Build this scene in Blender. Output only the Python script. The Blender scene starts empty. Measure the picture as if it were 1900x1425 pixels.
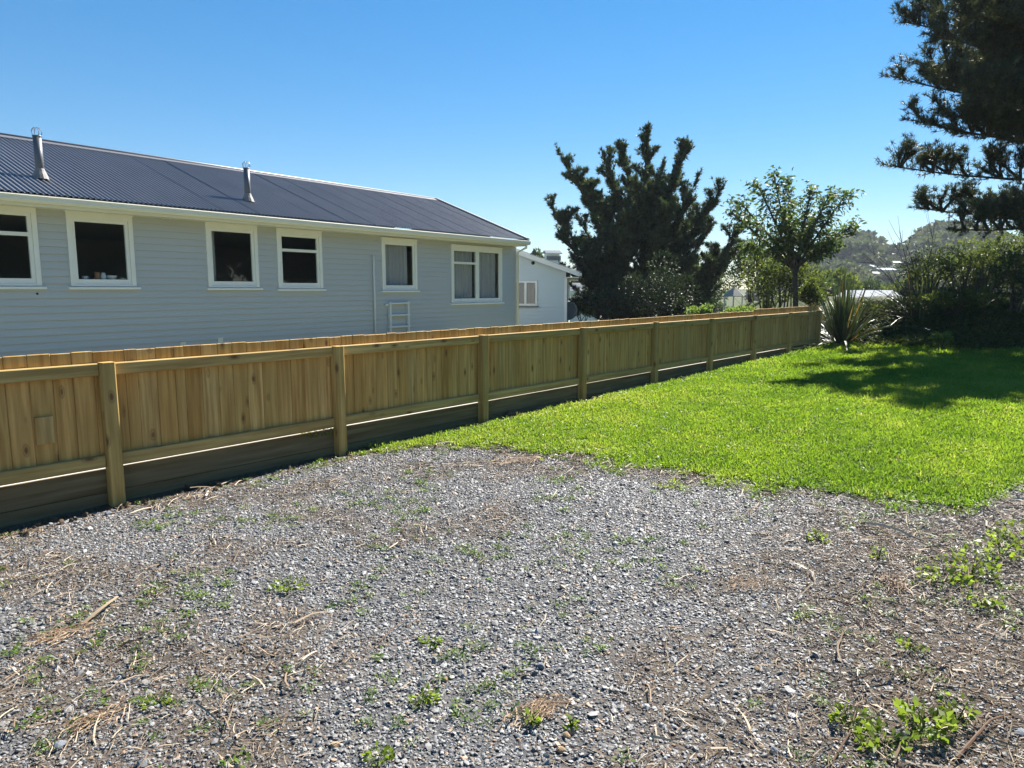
import bpy, bmesh, math, random
import numpy as np
from mathutils import Vector
R = math.radians
random.seed(7); RNG = np.random.default_rng(11)
SC = bpy.context.scene; COL = SC.collection

# ------------------------------------------------------------------ camera
FPX, CX, CY, PITCH, CAMH = 1320.0, 950.0, 712.5, math.atan((712.5-535)/1320.0), 1.65
cam = bpy.data.objects.new('camera', bpy.data.cameras.new('camera')); COL.objects.link(cam)
cam.location = (0, 0, CAMH); cam.rotation_euler = (math.pi/2-PITCH, 0, 0)
cam.data.sensor_width = 36; cam.data.lens = 36*FPX/1900; cam.data.clip_start = .05; cam.data.clip_end = 6000
SC.camera = cam
# ------------------------------------------------------------------ sky, sun, exposure
SUN_AZ, SUN_EL = R(35), R(40.5)          # azimuth clockwise from the view direction (+Y)
w = bpy.data.worlds.new('World'); SC.world = w; w.use_nodes = True
nt = w.node_tree; bg = nt.nodes['Background']
sky = nt.nodes.new('ShaderNodeTexSky'); sky.sky_type = 'NISHITA'; sky.sun_disc = False
sky.sun_elevation = SUN_EL; sky.sun_rotation = SUN_AZ
sky.air_density = 1.0; sky.dust_density = 0.0; sky.ozone_density = 5.0; sky.altitude = 0
hs = nt.nodes.new('ShaderNodeHueSaturation'); hs.inputs['Saturation'].default_value = 1.5
gm = nt.nodes.new('ShaderNodeGamma'); gm.inputs[1].default_value = .73
nt.links.new(sky.outputs[0], gm.inputs[0]); nt.links.new(gm.outputs[0], hs.inputs['Color']); nt.links.new(hs.outputs[0], bg.inputs[0]); bg.inputs[1].default_value = 0.078
sl = bpy.data.lights.new('sun', 'SUN'); sl.energy = 5.0; sl.angle = R(.5); sl.color = (1, .955, .88)
sun = bpy.data.objects.new('sun', sl); COL.objects.link(sun)
sd = Vector((math.sin(SUN_AZ)*math.cos(SUN_EL), math.cos(SUN_AZ)*math.cos(SUN_EL), math.sin(SUN_EL)))
sun.rotation_euler = sd.to_track_quat('Z', 'Y').to_euler(); sun.location = sd*60
SC.view_settings.view_transform = 'Standard'; SC.view_settings.look = 'None'
SC.view_settings.gamma = 1; SC.view_settings.exposure = 1.55; SC.view_settings.use_curve_mapping = False
SC.cycles.max_bounces = 8; SC.cycles.transparent_max_bounces = 8

# ------------------------------------------------------------------ measuring helpers
_c, _s = math.cos(PITCH), math.sin(PITCH)
def ray(px, py):
    a, b = (px-CX)/FPX, -(py-CY)/FPX
    return np.array([a, _c+b*_s, -_s+b*_c])
def at(px, py, Y):                       # world point seen at a pixel, Y metres ahead
    r = ray(px, py); return np.array([0, 0, CAMH])+r*(Y/r[1])
def gnd(px, py, z=0.0):
    r = ray(px, py); return np.array([0, 0, CAMH])+r*((z-CAMH)/r[2])
def sst(a, b, x):
    t = np.clip((x-a)/(b-a), 0, 1); return t*t*(3-2*t)
_NG = RNG.random((256, 256))
def noise(x, y, s=1.0, o=0):
    x = np.asarray(x, float)/s+o*17.3+500; y = np.asarray(y, float)/s+o*9.1+500
    i, j = np.floor(x).astype(int), np.floor(y).astype(int); fx, fy = x-i, y-j
    fx = fx*fx*(3-2*fx); fy = fy*fy*(3-2*fy); g = lambda a, b: _NG[a % 256, b % 256]
    return (g(i, j)*(1-fx)+g(i+1, j)*fx)*(1-fy)+(g(i, j+1)*(1-fx)+g(i+1, j+1)*fx)*fy
# fence frame: u along the fence (away, to the right), v towards the camera side
FA = R(40.4); FU = np.array([math.sin(FA), math.cos(FA)]); FV = np.array([FU[1], -FU[0]])
STEP = 2.1
F0 = at(203, 800, 5.40)[:2]
def uv(x, y):
    dx, dy = np.asarray(x)-F0[0], np.asarray(y)-F0[1]; return dx*FU[0]+dy*FU[1], dx*FV[0]+dy*FV[1]
def xy(u, v): return F0[0]+np.asarray(u)*FU[0]+np.asarray(v)*FV[0], F0[1]+np.asarray(u)*FU[1]+np.asarray(v)*FV[1]
def gz(x, y):
    x = np.asarray(x, float); y = np.asarray(y, float); u, v = uv(x, y)
    a = np.clip(.0100*u, -.05, .17)+(noise(x, y, .9)-.5)*.03*sst(.3, 1.5, v)+(noise(x, y, 3.1, 2)-.5)*.05*sst(.5, 3, v)
    a = a-.03*np.exp(-np.abs(v-.1)/.18)
    b = .215+(noise(x, y, 2.0, 5)-.5)*.02
    z = np.where(v > -.03, a, b)
    f = sst(17.0, 18.5, u)*sst(-4, 4, v)
    z = np.where((u > 17.0) & (v < 4), z*(1-sst(17., 18.5, u))+(b*(1-sst(-3, 1, v))+a*sst(-3, 1, v))*sst(17., 18.5, u), z)
    z = z+1.05*sst(15.2, 19.5, y-.25*(x-9))*sst(8.4, 12.0, x)*(.85+.3*noise(x, y, 1.3, 3))
    return z-3.2*sst(30, 56, y)

# ------------------------------------------------------------------ mesh helpers
def link(o, parent=None):
    COL.objects.link(o)
    if parent is not None: o.parent = parent
    return o
def thing(name, label, cat, loc=(0, 0, 0), rz=0, group=None):
    o = bpy.data.objects.new(name, None); o.empty_display_size = .2; link(o)
    o.location = tuple(loc); o.rotation_euler = (0, 0, rz); return tag(o, label, cat, group)
def tag(o, label=None, cat=None, group=None, kind=None):
    if label: o['label'] = label
    if cat: o['category'] = cat
    if group: o['group'] = group
    if kind: o['kind'] = kind
    return o
def np_mesh(name, V, F, mat=None, tint=None, smooth=False):
    V = np.asarray(V, np.float32); F = np.asarray(F, np.int32); k = F.shape[1]
    me = bpy.data.meshes.new(name); me.vertices.add(len(V)); me.vertices.foreach_set('co', V.ravel())
    me.loops.add(F.size); me.loops.foreach_set('vertex_index', F.ravel())
    me.polygons.add(len(F)); me.polygons.foreach_set('loop_start', np.arange(0, F.size, k, dtype=np.int32))
    me.polygons.foreach_set('loop_total', np.full(len(F), k, np.int32))
    if smooth: me.polygons.foreach_set('use_smooth', np.ones(len(F), bool))
    me.update(calc_edges=True)
    if tint is not None:
        a = me.attributes.new('tint', 'FLOAT', 'FACE'); a.data.foreach_set('value', np.asarray(tint, np.float32))
    if mat: me.materials.append(mat)
    return me
class MB:
    def __init__(s): s.V = []; s.F = []
    def add(s, V, F):
        n = len(s.V); s.V += [tuple(map(float, v)) for v in V]; s.F += [tuple(i+n for i in f) for f in F]; return s
    def box(s, x0, x1, y0, y1, z0, z1):
        return s.add([(x, y, z) for z in (z0, z1) for y in (y0, y1) for x in (x0, x1)],
                     [(0, 2, 3, 1), (4, 5, 7, 6), (0, 1, 5, 4), (2, 6, 7, 3), (0, 4, 6, 2), (1, 3, 7, 5)])
    def prism(s, poly, a, b, ax='z'):   # polygon swept along an axis
        n = len(poly); m = {'z': lambda p, t: (p[0], p[1], t), 'x': lambda p, t: (t, p[0], p[1]), 'y': lambda p, t: (p[0], t, p[1])}[ax]
        return s.add([m(p, a) for p in poly]+[m(p, b) for p in poly],
                     [tuple(range(n))[::-1], tuple(range(n, 2*n))]+[(i, (i+1) % n, n+(i+1) % n, n+i) for i in range(n)])
    def tube(s, path, rad, n=8, cap=True):
        P = [np.asarray(p, float) for p in path]; rad = rad if hasattr(rad, '__len__') else [rad]*len(P); V = []
        ref = None
        for i, p in enumerate(P):
            t = P[min(i+1, len(P)-1)]-P[max(i-1, 0)]; t = t/(np.linalg.norm(t)+1e-9)
            if ref is None: ref = np.array([1., 0, 0]) if abs(t[0]) < .8 else np.array([0, 1., 0])
            a = np.cross(t, ref); a /= np.linalg.norm(a)+1e-9; b = np.cross(t, a); ref = np.cross(a, t)
            V += [p+rad[i]*(math.cos(2*math.pi*k/n)*a+math.sin(2*math.pi*k/n)*b) for k in range(n)]
        F = [(i*n+k, i*n+(k+1) % n, (i+1)*n+(k+1) % n, (i+1)*n+k) for i in range(len(P)-1) for k in range(n)]
        if cap: F += [tuple(range(n))[::-1], tuple(range((len(P)-1)*n, len(P)*n))]
        return s.add(V, F)
    def mesh(s, name, mat, smooth=False, bevel=0):
        me = bpy.data.meshes.new(name); me.from_pydata(s.V, [], s.F)
        bm = bmesh.new(); bm.from_mesh(me); bmesh.ops.recalc_face_normals(bm, faces=bm.faces)
        if bevel: bmesh.ops.bevel(bm, geom=[e for e in bm.edges if e.is_manifold and e.calc_face_angle(0) > .6], offset=bevel, segments=1, affect='EDGES')
        bm.to_mesh(me); bm.free()
        if smooth:
            for p in me.polygons: p.use_smooth = True
        me.materials.append(mat); return me
    def build(s, name, mat, parent=None, smooth=False, bevel=0, loc=None):
        o = link(bpy.data.objects.new(name, s.mesh(name, mat, smooth, bevel)), parent)
        if loc is not None: o.location = tuple(loc)
        return o
def ob(name, me, parent=None, loc=None, rz=0):
    o = link(bpy.data.objects.new(name, me), parent)
    if loc is not None: o.location = tuple(map(float, loc))
    if rz: o.rotation_euler = (0, 0, rz)
    return o

# ------------------------------------------------------------------ materials
class N:
    def __init__(s, name):
        s.m = bpy.data.materials.new(name); s.m.use_nodes = True; s.t = s.m.node_tree
        s.b = s.t.nodes['Principled BSDF']; s.out = s.t.nodes['Material Output']
    def n(s, typ, **kw):
        x = s.t.nodes.new('ShaderNode'+typ)
        for k, v in kw.items():
            if k.startswith('i_'):
                k = k[2:]; x.inputs[int(k) if k.isdigit() else k.replace('_', ' ')].default_value = v
            else: setattr(x, k, v)
        return x
    def l(s, a, b): s.t.links.new(a, b)
    def ramp(s, fac, stops, interp='LINEAR'):
        r = s.n('ValToRGB'); e = r.color_ramp.elements; r.color_ramp.interpolation = interp
        while len(e) < len(stops): e.new(.5)
        for el, (p, c) in zip(e, stops): el.position = p; el.color = (*c, 1)
        s.l(fac, r.inputs[0]); return r.outputs[0]
    def coord(s, kind='Object', scale=(1, 1, 1), rnd=False):
        tc = s.n('TexCoord'); mp = s.n('Mapping'); mp.inputs['Scale'].default_value = scale; s.l(tc.outputs[kind], mp.inputs[0])
        if rnd:
            oi = s.n('ObjectInfo'); mu = s.n('Math', operation='MULTIPLY', i_1=73.0); s.l(oi.outputs['Random'], mu.inputs[0])
            cb = s.n('CombineXYZ'); [s.l(mu.outputs[0], cb.inputs[i]) for i in range(3)]; s.l(cb.outputs[0], mp.inputs['Location'])
        return mp.outputs[0]
    def noise(s, vec, scale, detail=3, rough=.55):
        x = s.n('TexNoise'); x.inputs['Scale'].default_value = scale; x.inputs['Detail'].default_value = detail; x.inputs['Roughness'].default_value = rough
        if vec is not None: s.l(vec, x.inputs['Vector'])
        return x.outputs[0]
    def mix(s, fac, a, b, mode='MIX'):
        x = s.n('Mix', data_type='RGBA', blend_type=mode)
        for v, i in ((fac, 0), (a, 6), (b, 7)):
            if hasattr(v, 'is_output'): s.l(v, x.inputs[i])
            else: x.inputs[i].default_value = v if i == 0 else (*v, 1)
        return x.outputs[2]
    def bump(s, h, strength=.3, dist=.01):
        b = s.n('Bump'); b.inputs['Strength'].default_value = strength; b.inputs['Distance'].default_value = dist
        s.l(h, b.inputs['Height']); s.l(b.outputs[0], s.b.inputs['Normal'])
    def fin(s, col=None, rough=.6, metal=0, spec=.5):
        if col is not None:
            if hasattr(col, 'is_output'): s.l(col, s.b.inputs['Base Color'])
            else: s.b.inputs['Base Color'].default_value = (*col, 1)
        if hasattr(rough, 'is_output'): s.l(rough, s.b.inputs['Roughness'])
        else: s.b.inputs['Roughness'].default_value = rough
        s.b.inputs['Metallic'].default_value = metal; s.b.inputs['Specular IOR Level'].default_value = spec; return s.m
def m_paint(name, col, dirt=.12, rough=.5, bump=.1, scale=6):
    q = N(name); v = q.coord('Object', (1, 1, 1), True); n1 = q.noise(v, scale, 5); n2 = q.noise(v, scale*14, 3)
    c = q.mix(n1, tuple(x*(1-dirt) for x in col), tuple(min(1, x*(1+dirt*.6)) for x in col)); q.bump(n2, bump, .003)
    return q.fin(c, rough)
def m_wood(name, axis, cols, rough=.75, knots=True, wet=(0, 0, 0)):
    q = N(name); sc = [26, 26, 26]; sc[axis] = 1.3; v = q.coord('Object', tuple(sc), True)
    g = q.noise(v, 1.0, 5, .6)
    oi = q.n('ObjectInfo'); base = q.ramp(oi.outputs['Random'], cols)
    dk = q.mix(1.0, base, (.58, .5, .42), 'MULTIPLY'); c = q.mix(q.ramp(g, [(.38, (0, 0, 0)), (.66, (1, 1, 1))]), dk, base)
    sc2 = [3, 3, 3]; sc2[axis] = .55; v2 = q.coord('Object', tuple(sc2), True); st = q.noise(v2, 1.6, 4)
    c = q.mix(q.ramp(st, [(.42, (0, 0, 0)), (.75, (.75, .75, .75))]), c, tuple(x*.72 for x in cols[0][1]))
    if knots:
        sk = [7.5, 7.5, 7.5]; sk[axis] = 3.4; vk = q.coord('Object', tuple(sk), True)
        vo = q.n('TexVoronoi'); vo.inputs['Scale'].default_value = 1.0; q.l(vk, vo.inputs['Vector'])
        dn = q.noise(v, 1.5, 3); ad = q.n('Math', operation='MULTIPLY_ADD', i_1=.16); q.l(dn, ad.inputs[0]); q.l(vo.outputs['Distance'], ad.inputs[2])
        kn = q.ramp(ad.outputs[0], [(.14, (1, 1, 1)), (.19, (.75, .75, .75)), (.215, (.15, .15, .15)), (.24, (.5, .5, .5)), (.30, (0, 0, 0))])
        c = q.mix(kn, c, (.17, .08, .03))
    q.bump(g, .35, .004); return q.fin(c, rough, 0, .25)
def m_leaf(name, stops, trans=.45, rough=.5, attr='GEOMETRY', tr_gain=1.6, spec=.3):
    q = N(name); a = q.n('Attribute', attribute_type=attr, attribute_name='tint'); c = q.ramp(a.outputs['Fac'], stops)
    q.fin(c, rough, 0, spec); tb = q.n('BsdfTranslucent')
    tc = q.mix(1.0, c, (tr_gain, tr_gain*1.05, tr_gain*.55), 'MULTIPLY'); q.l(tc, tb.inputs[0])
    ms = q.n('MixShader'); ms.inputs[0].default_value = trans; q.l(q.b.outputs[0], ms.inputs[1]); q.l(tb.outputs[0], ms.inputs[2])
    q.l(ms.outputs[0], q.out.inputs[0]); return q.m
def m_flat(name, stops, rough=.8, attr='GEOMETRY', bump=0, spec=.3):
    q = N(name); a = q.n('Attribute', attribute_type=attr, attribute_name='tint'); c = q.ramp(a.outputs['Fac'], stops)
    if bump: q.bump(q.noise(q.coord('Object'), 60, 3), bump, .004)
    return q.fin(c, rough, 0, spec)
def m_ground(name, stops, scale=3.0, bump=.5, fine=40):
    q = N(name); v = q.coord('Object'); a = q.noise(v, scale, 8, .62); b = q.noise(v, fine, 4, .6)
    x = q.n('Mix', data_type='FLOAT', i_0=.5); q.l(a, x.inputs[2]); q.l(b, x.inputs[3]); c = q.ramp(x.outputs[0], stops)
    q.bump(b, bump, .02); return q.fin(c, .95, 0, .1)
M = {}
M['board'] = m_paint('grey_weatherboard_paint', (.47, .48, .475), .07, .5, .08, 1.2)
M['board2'] = m_paint('pale_blue_grey_paint', (.52, .60, .615), .05, .5, .08, 1.2)
M['white'] = m_paint('white_trim_paint', (.80, .79, .74), .10, .45, .12, 4)
M['cream'] = m_paint('cream_gutter_paint', (.74, .71, .60), .10, .35, .05, 2)
M['wallwhite'] = m_paint('weathered_white', (.66, .67, .66), .08, .55, .1, 3)
M['dark'] = N('dark_void').fin((.02, .02, .02), .9)
M['room'] = N('interior_plaster').fin((.42, .45, .43), .9)
q = N('corrugated_roof_paint'); v = q.coord('Object', (1, 1, 1), True); n1 = q.noise(v, 1.2, 6); n2 = q.noise(v, 30, 3)
M['roof'] = q.fin(q.mix(n1, (.105, .107, .118), (.165, .167, .18)), q.ramp(n2, [(.3, (.35, .35, .35)), (.8, (.55, .55, .55))]), .0, .45)
M['pipe'] = m_paint('galvanised_flue', (.11, .115, .125), .3, .45, .1, 5); M['pipe'].node_tree.nodes['Principled BSDF'].inputs['Metallic'].default_value = .15
M['lead'] = m_paint('grey_flashing', (.20, .185, .17), .3, .6, .4, 10)
M['wire'] = N('wire_metal').fin((.35, .37, .42), .4, .8)
q = N('window_glass'); tr = q.n('BsdfTransparent'); tr.inputs[0].default_value = (.86, .89, .88, 1); gl = q.n('BsdfGlossy'); gl.inputs['Roughness'].default_value = .02
fr = q.n('LayerWeight'); pw = q.n('Math', operation='POWER', i_1=5.0); q.l(fr.outputs['Facing'], pw.inputs[0]); fm = q.n('Math', operation='MULTIPLY_ADD', i_1=.93, i_2=.065); q.l(pw.outputs[0], fm.inputs[0]); ms = q.n('MixShader'); q.l(fm.outputs[0], ms.inputs[0]); q.l(tr.outputs[0], ms.inputs[1]); q.l(gl.outputs[0], ms.inputs[2]); q.l(ms.outputs[0], q.out.inputs[0])
M['glass'] = q.m
M['curtain'] = m_paint('grey_net_curtain', (.42, .41, .44), .15, .9, .2, 30)
M['curtain2'] = m_paint('taupe_curtain', (.24, .215, .195), .15, .9, .2, 30)
PAL = [(0, (.60, .34, .095)), (.25, (.73, .435, .14)), (.5, (.64, .40, .125)), (.75, (.77, .48, .165)), (1, (.58, .39, .15))]
M['paling'] = m_wood('pine_paling', 2, PAL)
M['post'] = m_wood('pine_post', 2, [(0, (.55, .375, .125)), (1, (.65, .44, .15))])
M['rail'] = m_wood('pine_rail', 0, [(0, (.53, .37, .13)), (1, (.63, .435, .16))])
M['plinth'] = m_wood('treated_plinth', 0, [(0, (.19, .15, .08)), (1, (.25, .20, .105))], .85, False)
M['soil'] = m_ground('bare_soil', [(.3, (.055, .038, .026)), (.5, (.11, .078, .05)), (.7, (.19, .14, .09))], 5)
M['gravelbed'] = m_ground('gravel_bed', [(.30, (.05, .05, .052)), (.5, (.13, .128, .128)), (.62, (.18, .155, .12)), (.8, (.26, .26, .26))], 6, 1.0, 70)
q_ = M['gravelbed'].node_tree; pb = q_.nodes['Principled BSDF']; src = pb.inputs['Base Color'].links[0].from_socket
at1 = q_.nodes.new('ShaderNodeAttribute'); at1.attribute_name = 'soil'; mx = q_.nodes.new('ShaderNodeMix'); mx.data_type = 'RGBA'; mx.inputs[7].default_value = (.125, .092, .062, 1)
q_.links.new(at1.outputs['Fac'], mx.inputs[0]); q_.links.new(src, mx.inputs[6]); q_.links.new(mx.outputs[2], pb.inputs['Base Color'])
M['turf'] = m_ground('turf', [(.3, (.045, .075, .012)), (.5, (.085, .14, .018)), (.75, (.14, .18, .03))], 4)
M['rough'] = m_ground('rough_grass_ground', [(.3, (.03, .045, .014)), (.5, (.06, .075, .025)), (.75, (.11, .10, .045))], 3)
M['concrete'] = m_ground('pale_concrete', [(.3, (.48, .47, .44)), (.7, (.62, .61, .58))], 4, .2)
M['yard'] = m_ground('dry_yard_grass', [(.3, (.10, .12, .05)), (.7, (.19, .19, .09))], 3)
M['bark'] = m_ground('bark', [(.3, (.035, .028, .022)), (.7, (.11, .085, .065))], 6, .8, 30)
M['twig'] = m_flat('dry_twig', [(0, (.10, .07, .05)), (1, (.26, .20, .15))])
YG = [(0, (.06, .105, .014)), (.35, (.112, .182, .02)), (.7, (.165, .232, .028)), (.92, (.225, .265, .05)), (1, (.34, .31, .14))]
M['grass'] = m_leaf('lawn_leaf', YG, .5, .45, 'INSTANCER', 1.7)
M['weed'] = m_leaf('weed_leaf', [(0, (.055, .10, .015)), (1, (.16, .24, .04))], .45, .45, 'INSTANCER', 1.6)
M['cover'] = m_leaf('bank_cover_leaf', [(0, (.035, .055, .02)), (.6, (.075, .10, .035)), (1, (.16, .14, .075))], .2, .6, 'INSTANCER', 1.2, .2)
M['weedg'] = m_leaf('weed_leaf_single', [(0, (.07, .11, .018)), (1, (.22, .28, .05))], .45, .45, 'GEOMETRY', 1.6)
M['straw'] = m_flat('dry_straw', [(0, (.09, .058, .036)), (.5, (.235, .165, .10)), (1, (.52, .43, .31))], .7, 'INSTANCER')
M['strawg'] = m_flat('dry_straw_bundle', [(0, (.12, .065, .035)), (.5, (.25, .155, .085)), (1, (.42, .31, .19))], .7)
M['stone'] = m_flat('crushed_gravel', [(0, (.06, .058, .056)), (.35, (.155, .15, .144)), (.70, (.27, .264, .252)), (.88, (.40, .392, .375)), (.92, (.36, .26, .16)), (1, (.26, .16, .10))], .55, 'INSTANCER', .3, .5)
M['stone1'] = m_ground('tan_stone', [(.3, (.28, .19, .11)), (.7, (.42, .30, .19))], 20)
M['stone2'] = m_ground('slate_stone', [(.3, (.12, .13, .15)), (.7, (.30, .32, .34))], 20)
M['conifer'] = m_leaf('conifer_needle', [(0, (.03, .042, .021)), (.55, (.066, .092, .042)), (1, (.155, .18, .08))], .25, .55, 'GEOMETRY', 1.3)
M['pine'] = m_leaf('pine_needle', [(0, (.026, .032, .018)), (.55, (.062, .072, .036)), (1, (.15, .145, .075))], .25, .5, 'GEOMETRY', 1.3)
M['cherry'] = m_leaf('broad_leaf', [(0, (.04, .07, .02)), (.6, (.08, .12, .036)), (1, (.16, .18, .07))], .42, .55, 'GEOMETRY', 1.4, .25)
M['shrubd'] = m_leaf('dark_shrub_leaf', [(0, (.025, .04, .02)), (.7, (.05, .075, .034)), (1, (.12, .14, .065))], .38, .55, 'GEOMETRY', 1.5, .25)
M['shrubk'] = m_leaf('dusky_shrub_leaf', [(0, (.02, .03, .016)), (.7, (.04, .058, .028)), (1, (.09, .11, .055))], .2, .55, 'GEOMETRY', 1.3, .25)
M['shrubg'] = m_leaf('green_shrub_leaf', [(0, (.035, .05, .014)), (.6, (.075, .095, .026)), (1, (.17, .175, .055))], .5, .5, 'GEOMETRY', 1.6)
M['shrubl'] = m_leaf('light_shrub_leaf', [(0, (.08, .125, .03)), (.6, (.15, .21, .06)), (1, (.27, .32, .13))], .45, .5, 'GEOMETRY', 1.4)
M['flax'] = m_leaf('flax_blade', [(0, (.035, .05, .025)), (.6, (.075, .10, .045)), (.9, (.14, .16, .08)), (1, (.30, .14, .04))], .25, .45, 'GEOMETRY', 1.3, .35)
M['bush'] = m_leaf('hill_bush', [(0, (.06, .075, .04)), (.6, (.10, .12, .06)), (1, (.18, .19, .10))], .25, .7, 'INSTANCER', 1.2)
M['slateroof'] = m_paint('blue_grey_roof', (.17, .20, .235), .12, .8, .1, 2)
M['whiteroof'] = m_paint('white_roof', (.42, .41, .40), .08, .85, .05, 2)
M['darkroof'] = m_paint('charcoal_roof', (.07, .075, .085), .15, .5, .1, 2)
M['darkwood'] = m_paint('dark_stained_timber', (.045, .035, .03), .2, .7, .2, 6)
M['ceramic'] = N('white_ceramic').fin((.72, .70, .66), .3)
M['terracotta'] = N('terracotta').fin((.42, .19, .09), .7)

# ------------------------------------------------------------------ ground, gravel, lawn
def grid_sheet(name, us, vs, off, mat, mask=None, kind='structure'):
    U, Vv = np.meshgrid(us, vs, indexing='ij'); X, Y = xy(U, Vv); Z = gz(X, Y)+off
    V = np.c_[X.ravel(), Y.ravel(), Z.ravel()]; a, b = len(us), len(vs)
    i, j = np.meshgrid(np.arange(a-1), np.arange(b-1), indexing='ij'); i, j = i.ravel(), j.ravel()
    if mask is not None:
        cx = (X[i, j]+X[i+1, j+1])/2; cy = (Y[i, j]+Y[i+1, j+1])/2; k = mask(cx, cy); i, j = i[k], j[k]
    F = np.c_[i*b+j, i*b+j+1, (i+1)*b+j+1, (i+1)*b+j][:, ::-1]
    used, inv = np.unique(F, return_inverse=True)
    return tag(ob(name, np_mesh(name, V[used], inv.reshape(F.shape), mat, None, True)), kind=kind)
far = np.array([60, 90, 150, 300, 700, 1600, 3000.])
us = np.r_[-far[::-1], np.arange(-40, -8, 2.), np.arange(-8, 30, .4), np.arange(30, 60, 1.5), far[1:]]
vs = np.r_[-far[::-1], np.arange(-40, -4, 2.), np.arange(-4, -.2, .4), [-.0305, -.0295], np.arange(.05, 14, .35), np.arange(14, 60, 2.), far[1:]]
tag(grid_sheet('ground', us, vs, -.012, M['rough']), 'rough weedy ground reaching to the hills', 'ground')
LAWN_PX = [(700, 836), (760, 826), (840, 822), (960, 832), (1090, 850), (1200, 868), (1310, 886), (1420, 896), (1560, 916), (1700, 936), (1800, 938), (1880, 905), (1990, 880)]
LP = np.array([gnd(a, b, .03)[:2] for a, b in LAWN_PX]); LUV = np.c_[uv(LP[:, 0], LP[:, 1])]
def lawn_d(x, y):          # signed distance-like: > 0 on the lawn
    u, v = uv(x, y); o = np.argsort(LUV[:, 1])
    ue = np.interp(v, LUV[o, 1], LUV[o, 0])
    edge = .18+.10*noise(u, v*0, .9, 7)+.06*sst(6, 0, u)
    return np.minimum(u-ue+(noise(x, y, .35, 4)-.5)*.35+(noise(x, y, 1.2, 8)-.5)*.3, v-edge)
def lawn_m(x, y):
    u, v = uv(x, y); return (lawn_d(x, y) > 0) & (u < 22) & (y < 22)
def dirt_f(x, y):
    ld = lawn_d(x, y); a = sst(.42, .72, noise(x, y, .8, 21)*.6+noise(x, y, .25, 22)*.4)*.6+sst(.5, -.1, -ld)*.6
    return np.clip(np.maximum(a, sst(.25, .6, x/np.maximum(y, .1))*sst(6.2, 4.2, y)*.8), 0, 1)
def gravel_m(x, y):
    u, v = uv(x, y); return (v > .1) & (u < 12) & (lawn_d(x, y) < .35)
gd = grid_sheet('gravel_drive', np.arange(-9, 9, .09), np.arange(.08, 12, .09), .0, M['gravelbed'], gravel_m)
co = np.empty(len(gd.data.vertices)*3, np.float32); gd.data.vertices.foreach_get('co', co); co = co.reshape(-1, 3)
gd.data.attributes.new('soil', 'FLOAT', 'POINT').data.foreach_set('value', dirt_f(co[:, 0], co[:, 1]).astype(np.float32))
grid_sheet('lawn', np.arange(-1, 24, .12), np.arange(.05, 16, .12), .004, M['turf'], lawn_m)
grid_sheet('concrete_path', np.arange(-14, 15.5, .5), np.arange(-1.75, -.02, .09), .006, M['concrete'])
grid_sheet('neighbour_yard', np.arange(-14, 15.5, .5), np.arange(-9.2, -1.2, .5), .002, M['yard'])
grid_sheet('soil_strip', np.arange(-6, 17.5, .15), np.arange(-.02, .62, .06), .002, M['soil'],
           lambda x, y: uv(x, y)[1] < .22+.18*noise(uv(x, y)[0], 0, .7, 12)+.12*sst(4, 9, uv(x, y)[0]))

# instanced scatter (gravel, grass, litter): a point mesh + geometry nodes
def scatter(name, P, rot, scl, idx, tint, variants, label, cat):
    me = bpy.data.meshes.new(name); n = len(P); me.vertices.add(n); me.vertices.foreach_set('co', np.asarray(P, np.float32).ravel())
    for nm, ty, key, a in (('rot', 'FLOAT_VECTOR', 'vector', rot), ('scl', 'FLOAT_VECTOR', 'vector', scl), ('idx', 'INT', 'value', idx), ('tint', 'FLOAT', 'value', tint)):
        at_ = me.attributes.new(nm, ty, 'POINT'); at_.data.foreach_set(key, np.asarray(a, np.int32 if ty == 'INT' else np.float32).ravel())
    o = ob(name, me); g = bpy.data.node_groups.new(name, 'GeometryNodeTree')
    g.interface.new_socket('Geometry', in_out='INPUT', socket_type='NodeSocketGeometry'); g.interface.new_socket('Geometry', in_out='OUTPUT', socket_type='NodeSocketGeometry')
    nd = g.nodes.new; gi, go = nd('NodeGroupInput'), nd('NodeGroupOutput'); iop = nd('GeometryNodeInstanceOnPoints'); jn = nd('GeometryNodeJoinGeometry')
    for vme in variants:
        vo = bpy.data.objects.new(vme.name, vme); oi = nd('GeometryNodeObjectInfo'); oi.inputs['Object'].default_value = vo; oi.inputs['As Instance'].default_value = True
        g.links.new(oi.outputs['Geometry'], jn.inputs[0])
    def na(nm, ty):
        x = nd('GeometryNodeInputNamedAttribute'); x.data_type = ty; x.inputs['Name'].default_value = nm; return x.outputs[0]
    e2r = nd('FunctionNodeEulerToRotation'); g.links.new(na('rot', 'FLOAT_VECTOR'), e2r.inputs[0])
    g.links.new(gi.outputs[0], iop.inputs['Points']); g.links.new(jn.outputs[0], iop.inputs['Instance']); iop.inputs['Pick Instance'].default_value = True
    g.links.new(na('idx', 'INT'), iop.inputs['Instance Index']); g.links.new(e2r.outputs[0], iop.inputs['Rotation']); g.links.new(na('scl', 'FLOAT_VECTOR'), iop.inputs['Scale'])
    g.links.new(iop.outputs[0], go.inputs[0]); md = o.modifiers.new('scatter', 'NODES'); md.node_group = g
    return tag(o, label, cat, kind='stuff')
def rnd_pts(n, u0, u1, v0, v1):
    u = RNG.uniform(u0, u1, n); v = RNG.uniform(v0, v1, n); return xy(u, v)
def in_view(x, y, m=.25, ymin=1.5):
    return (np.abs(x) < .72*y+.5+m*y) & (y > ymin)
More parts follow.
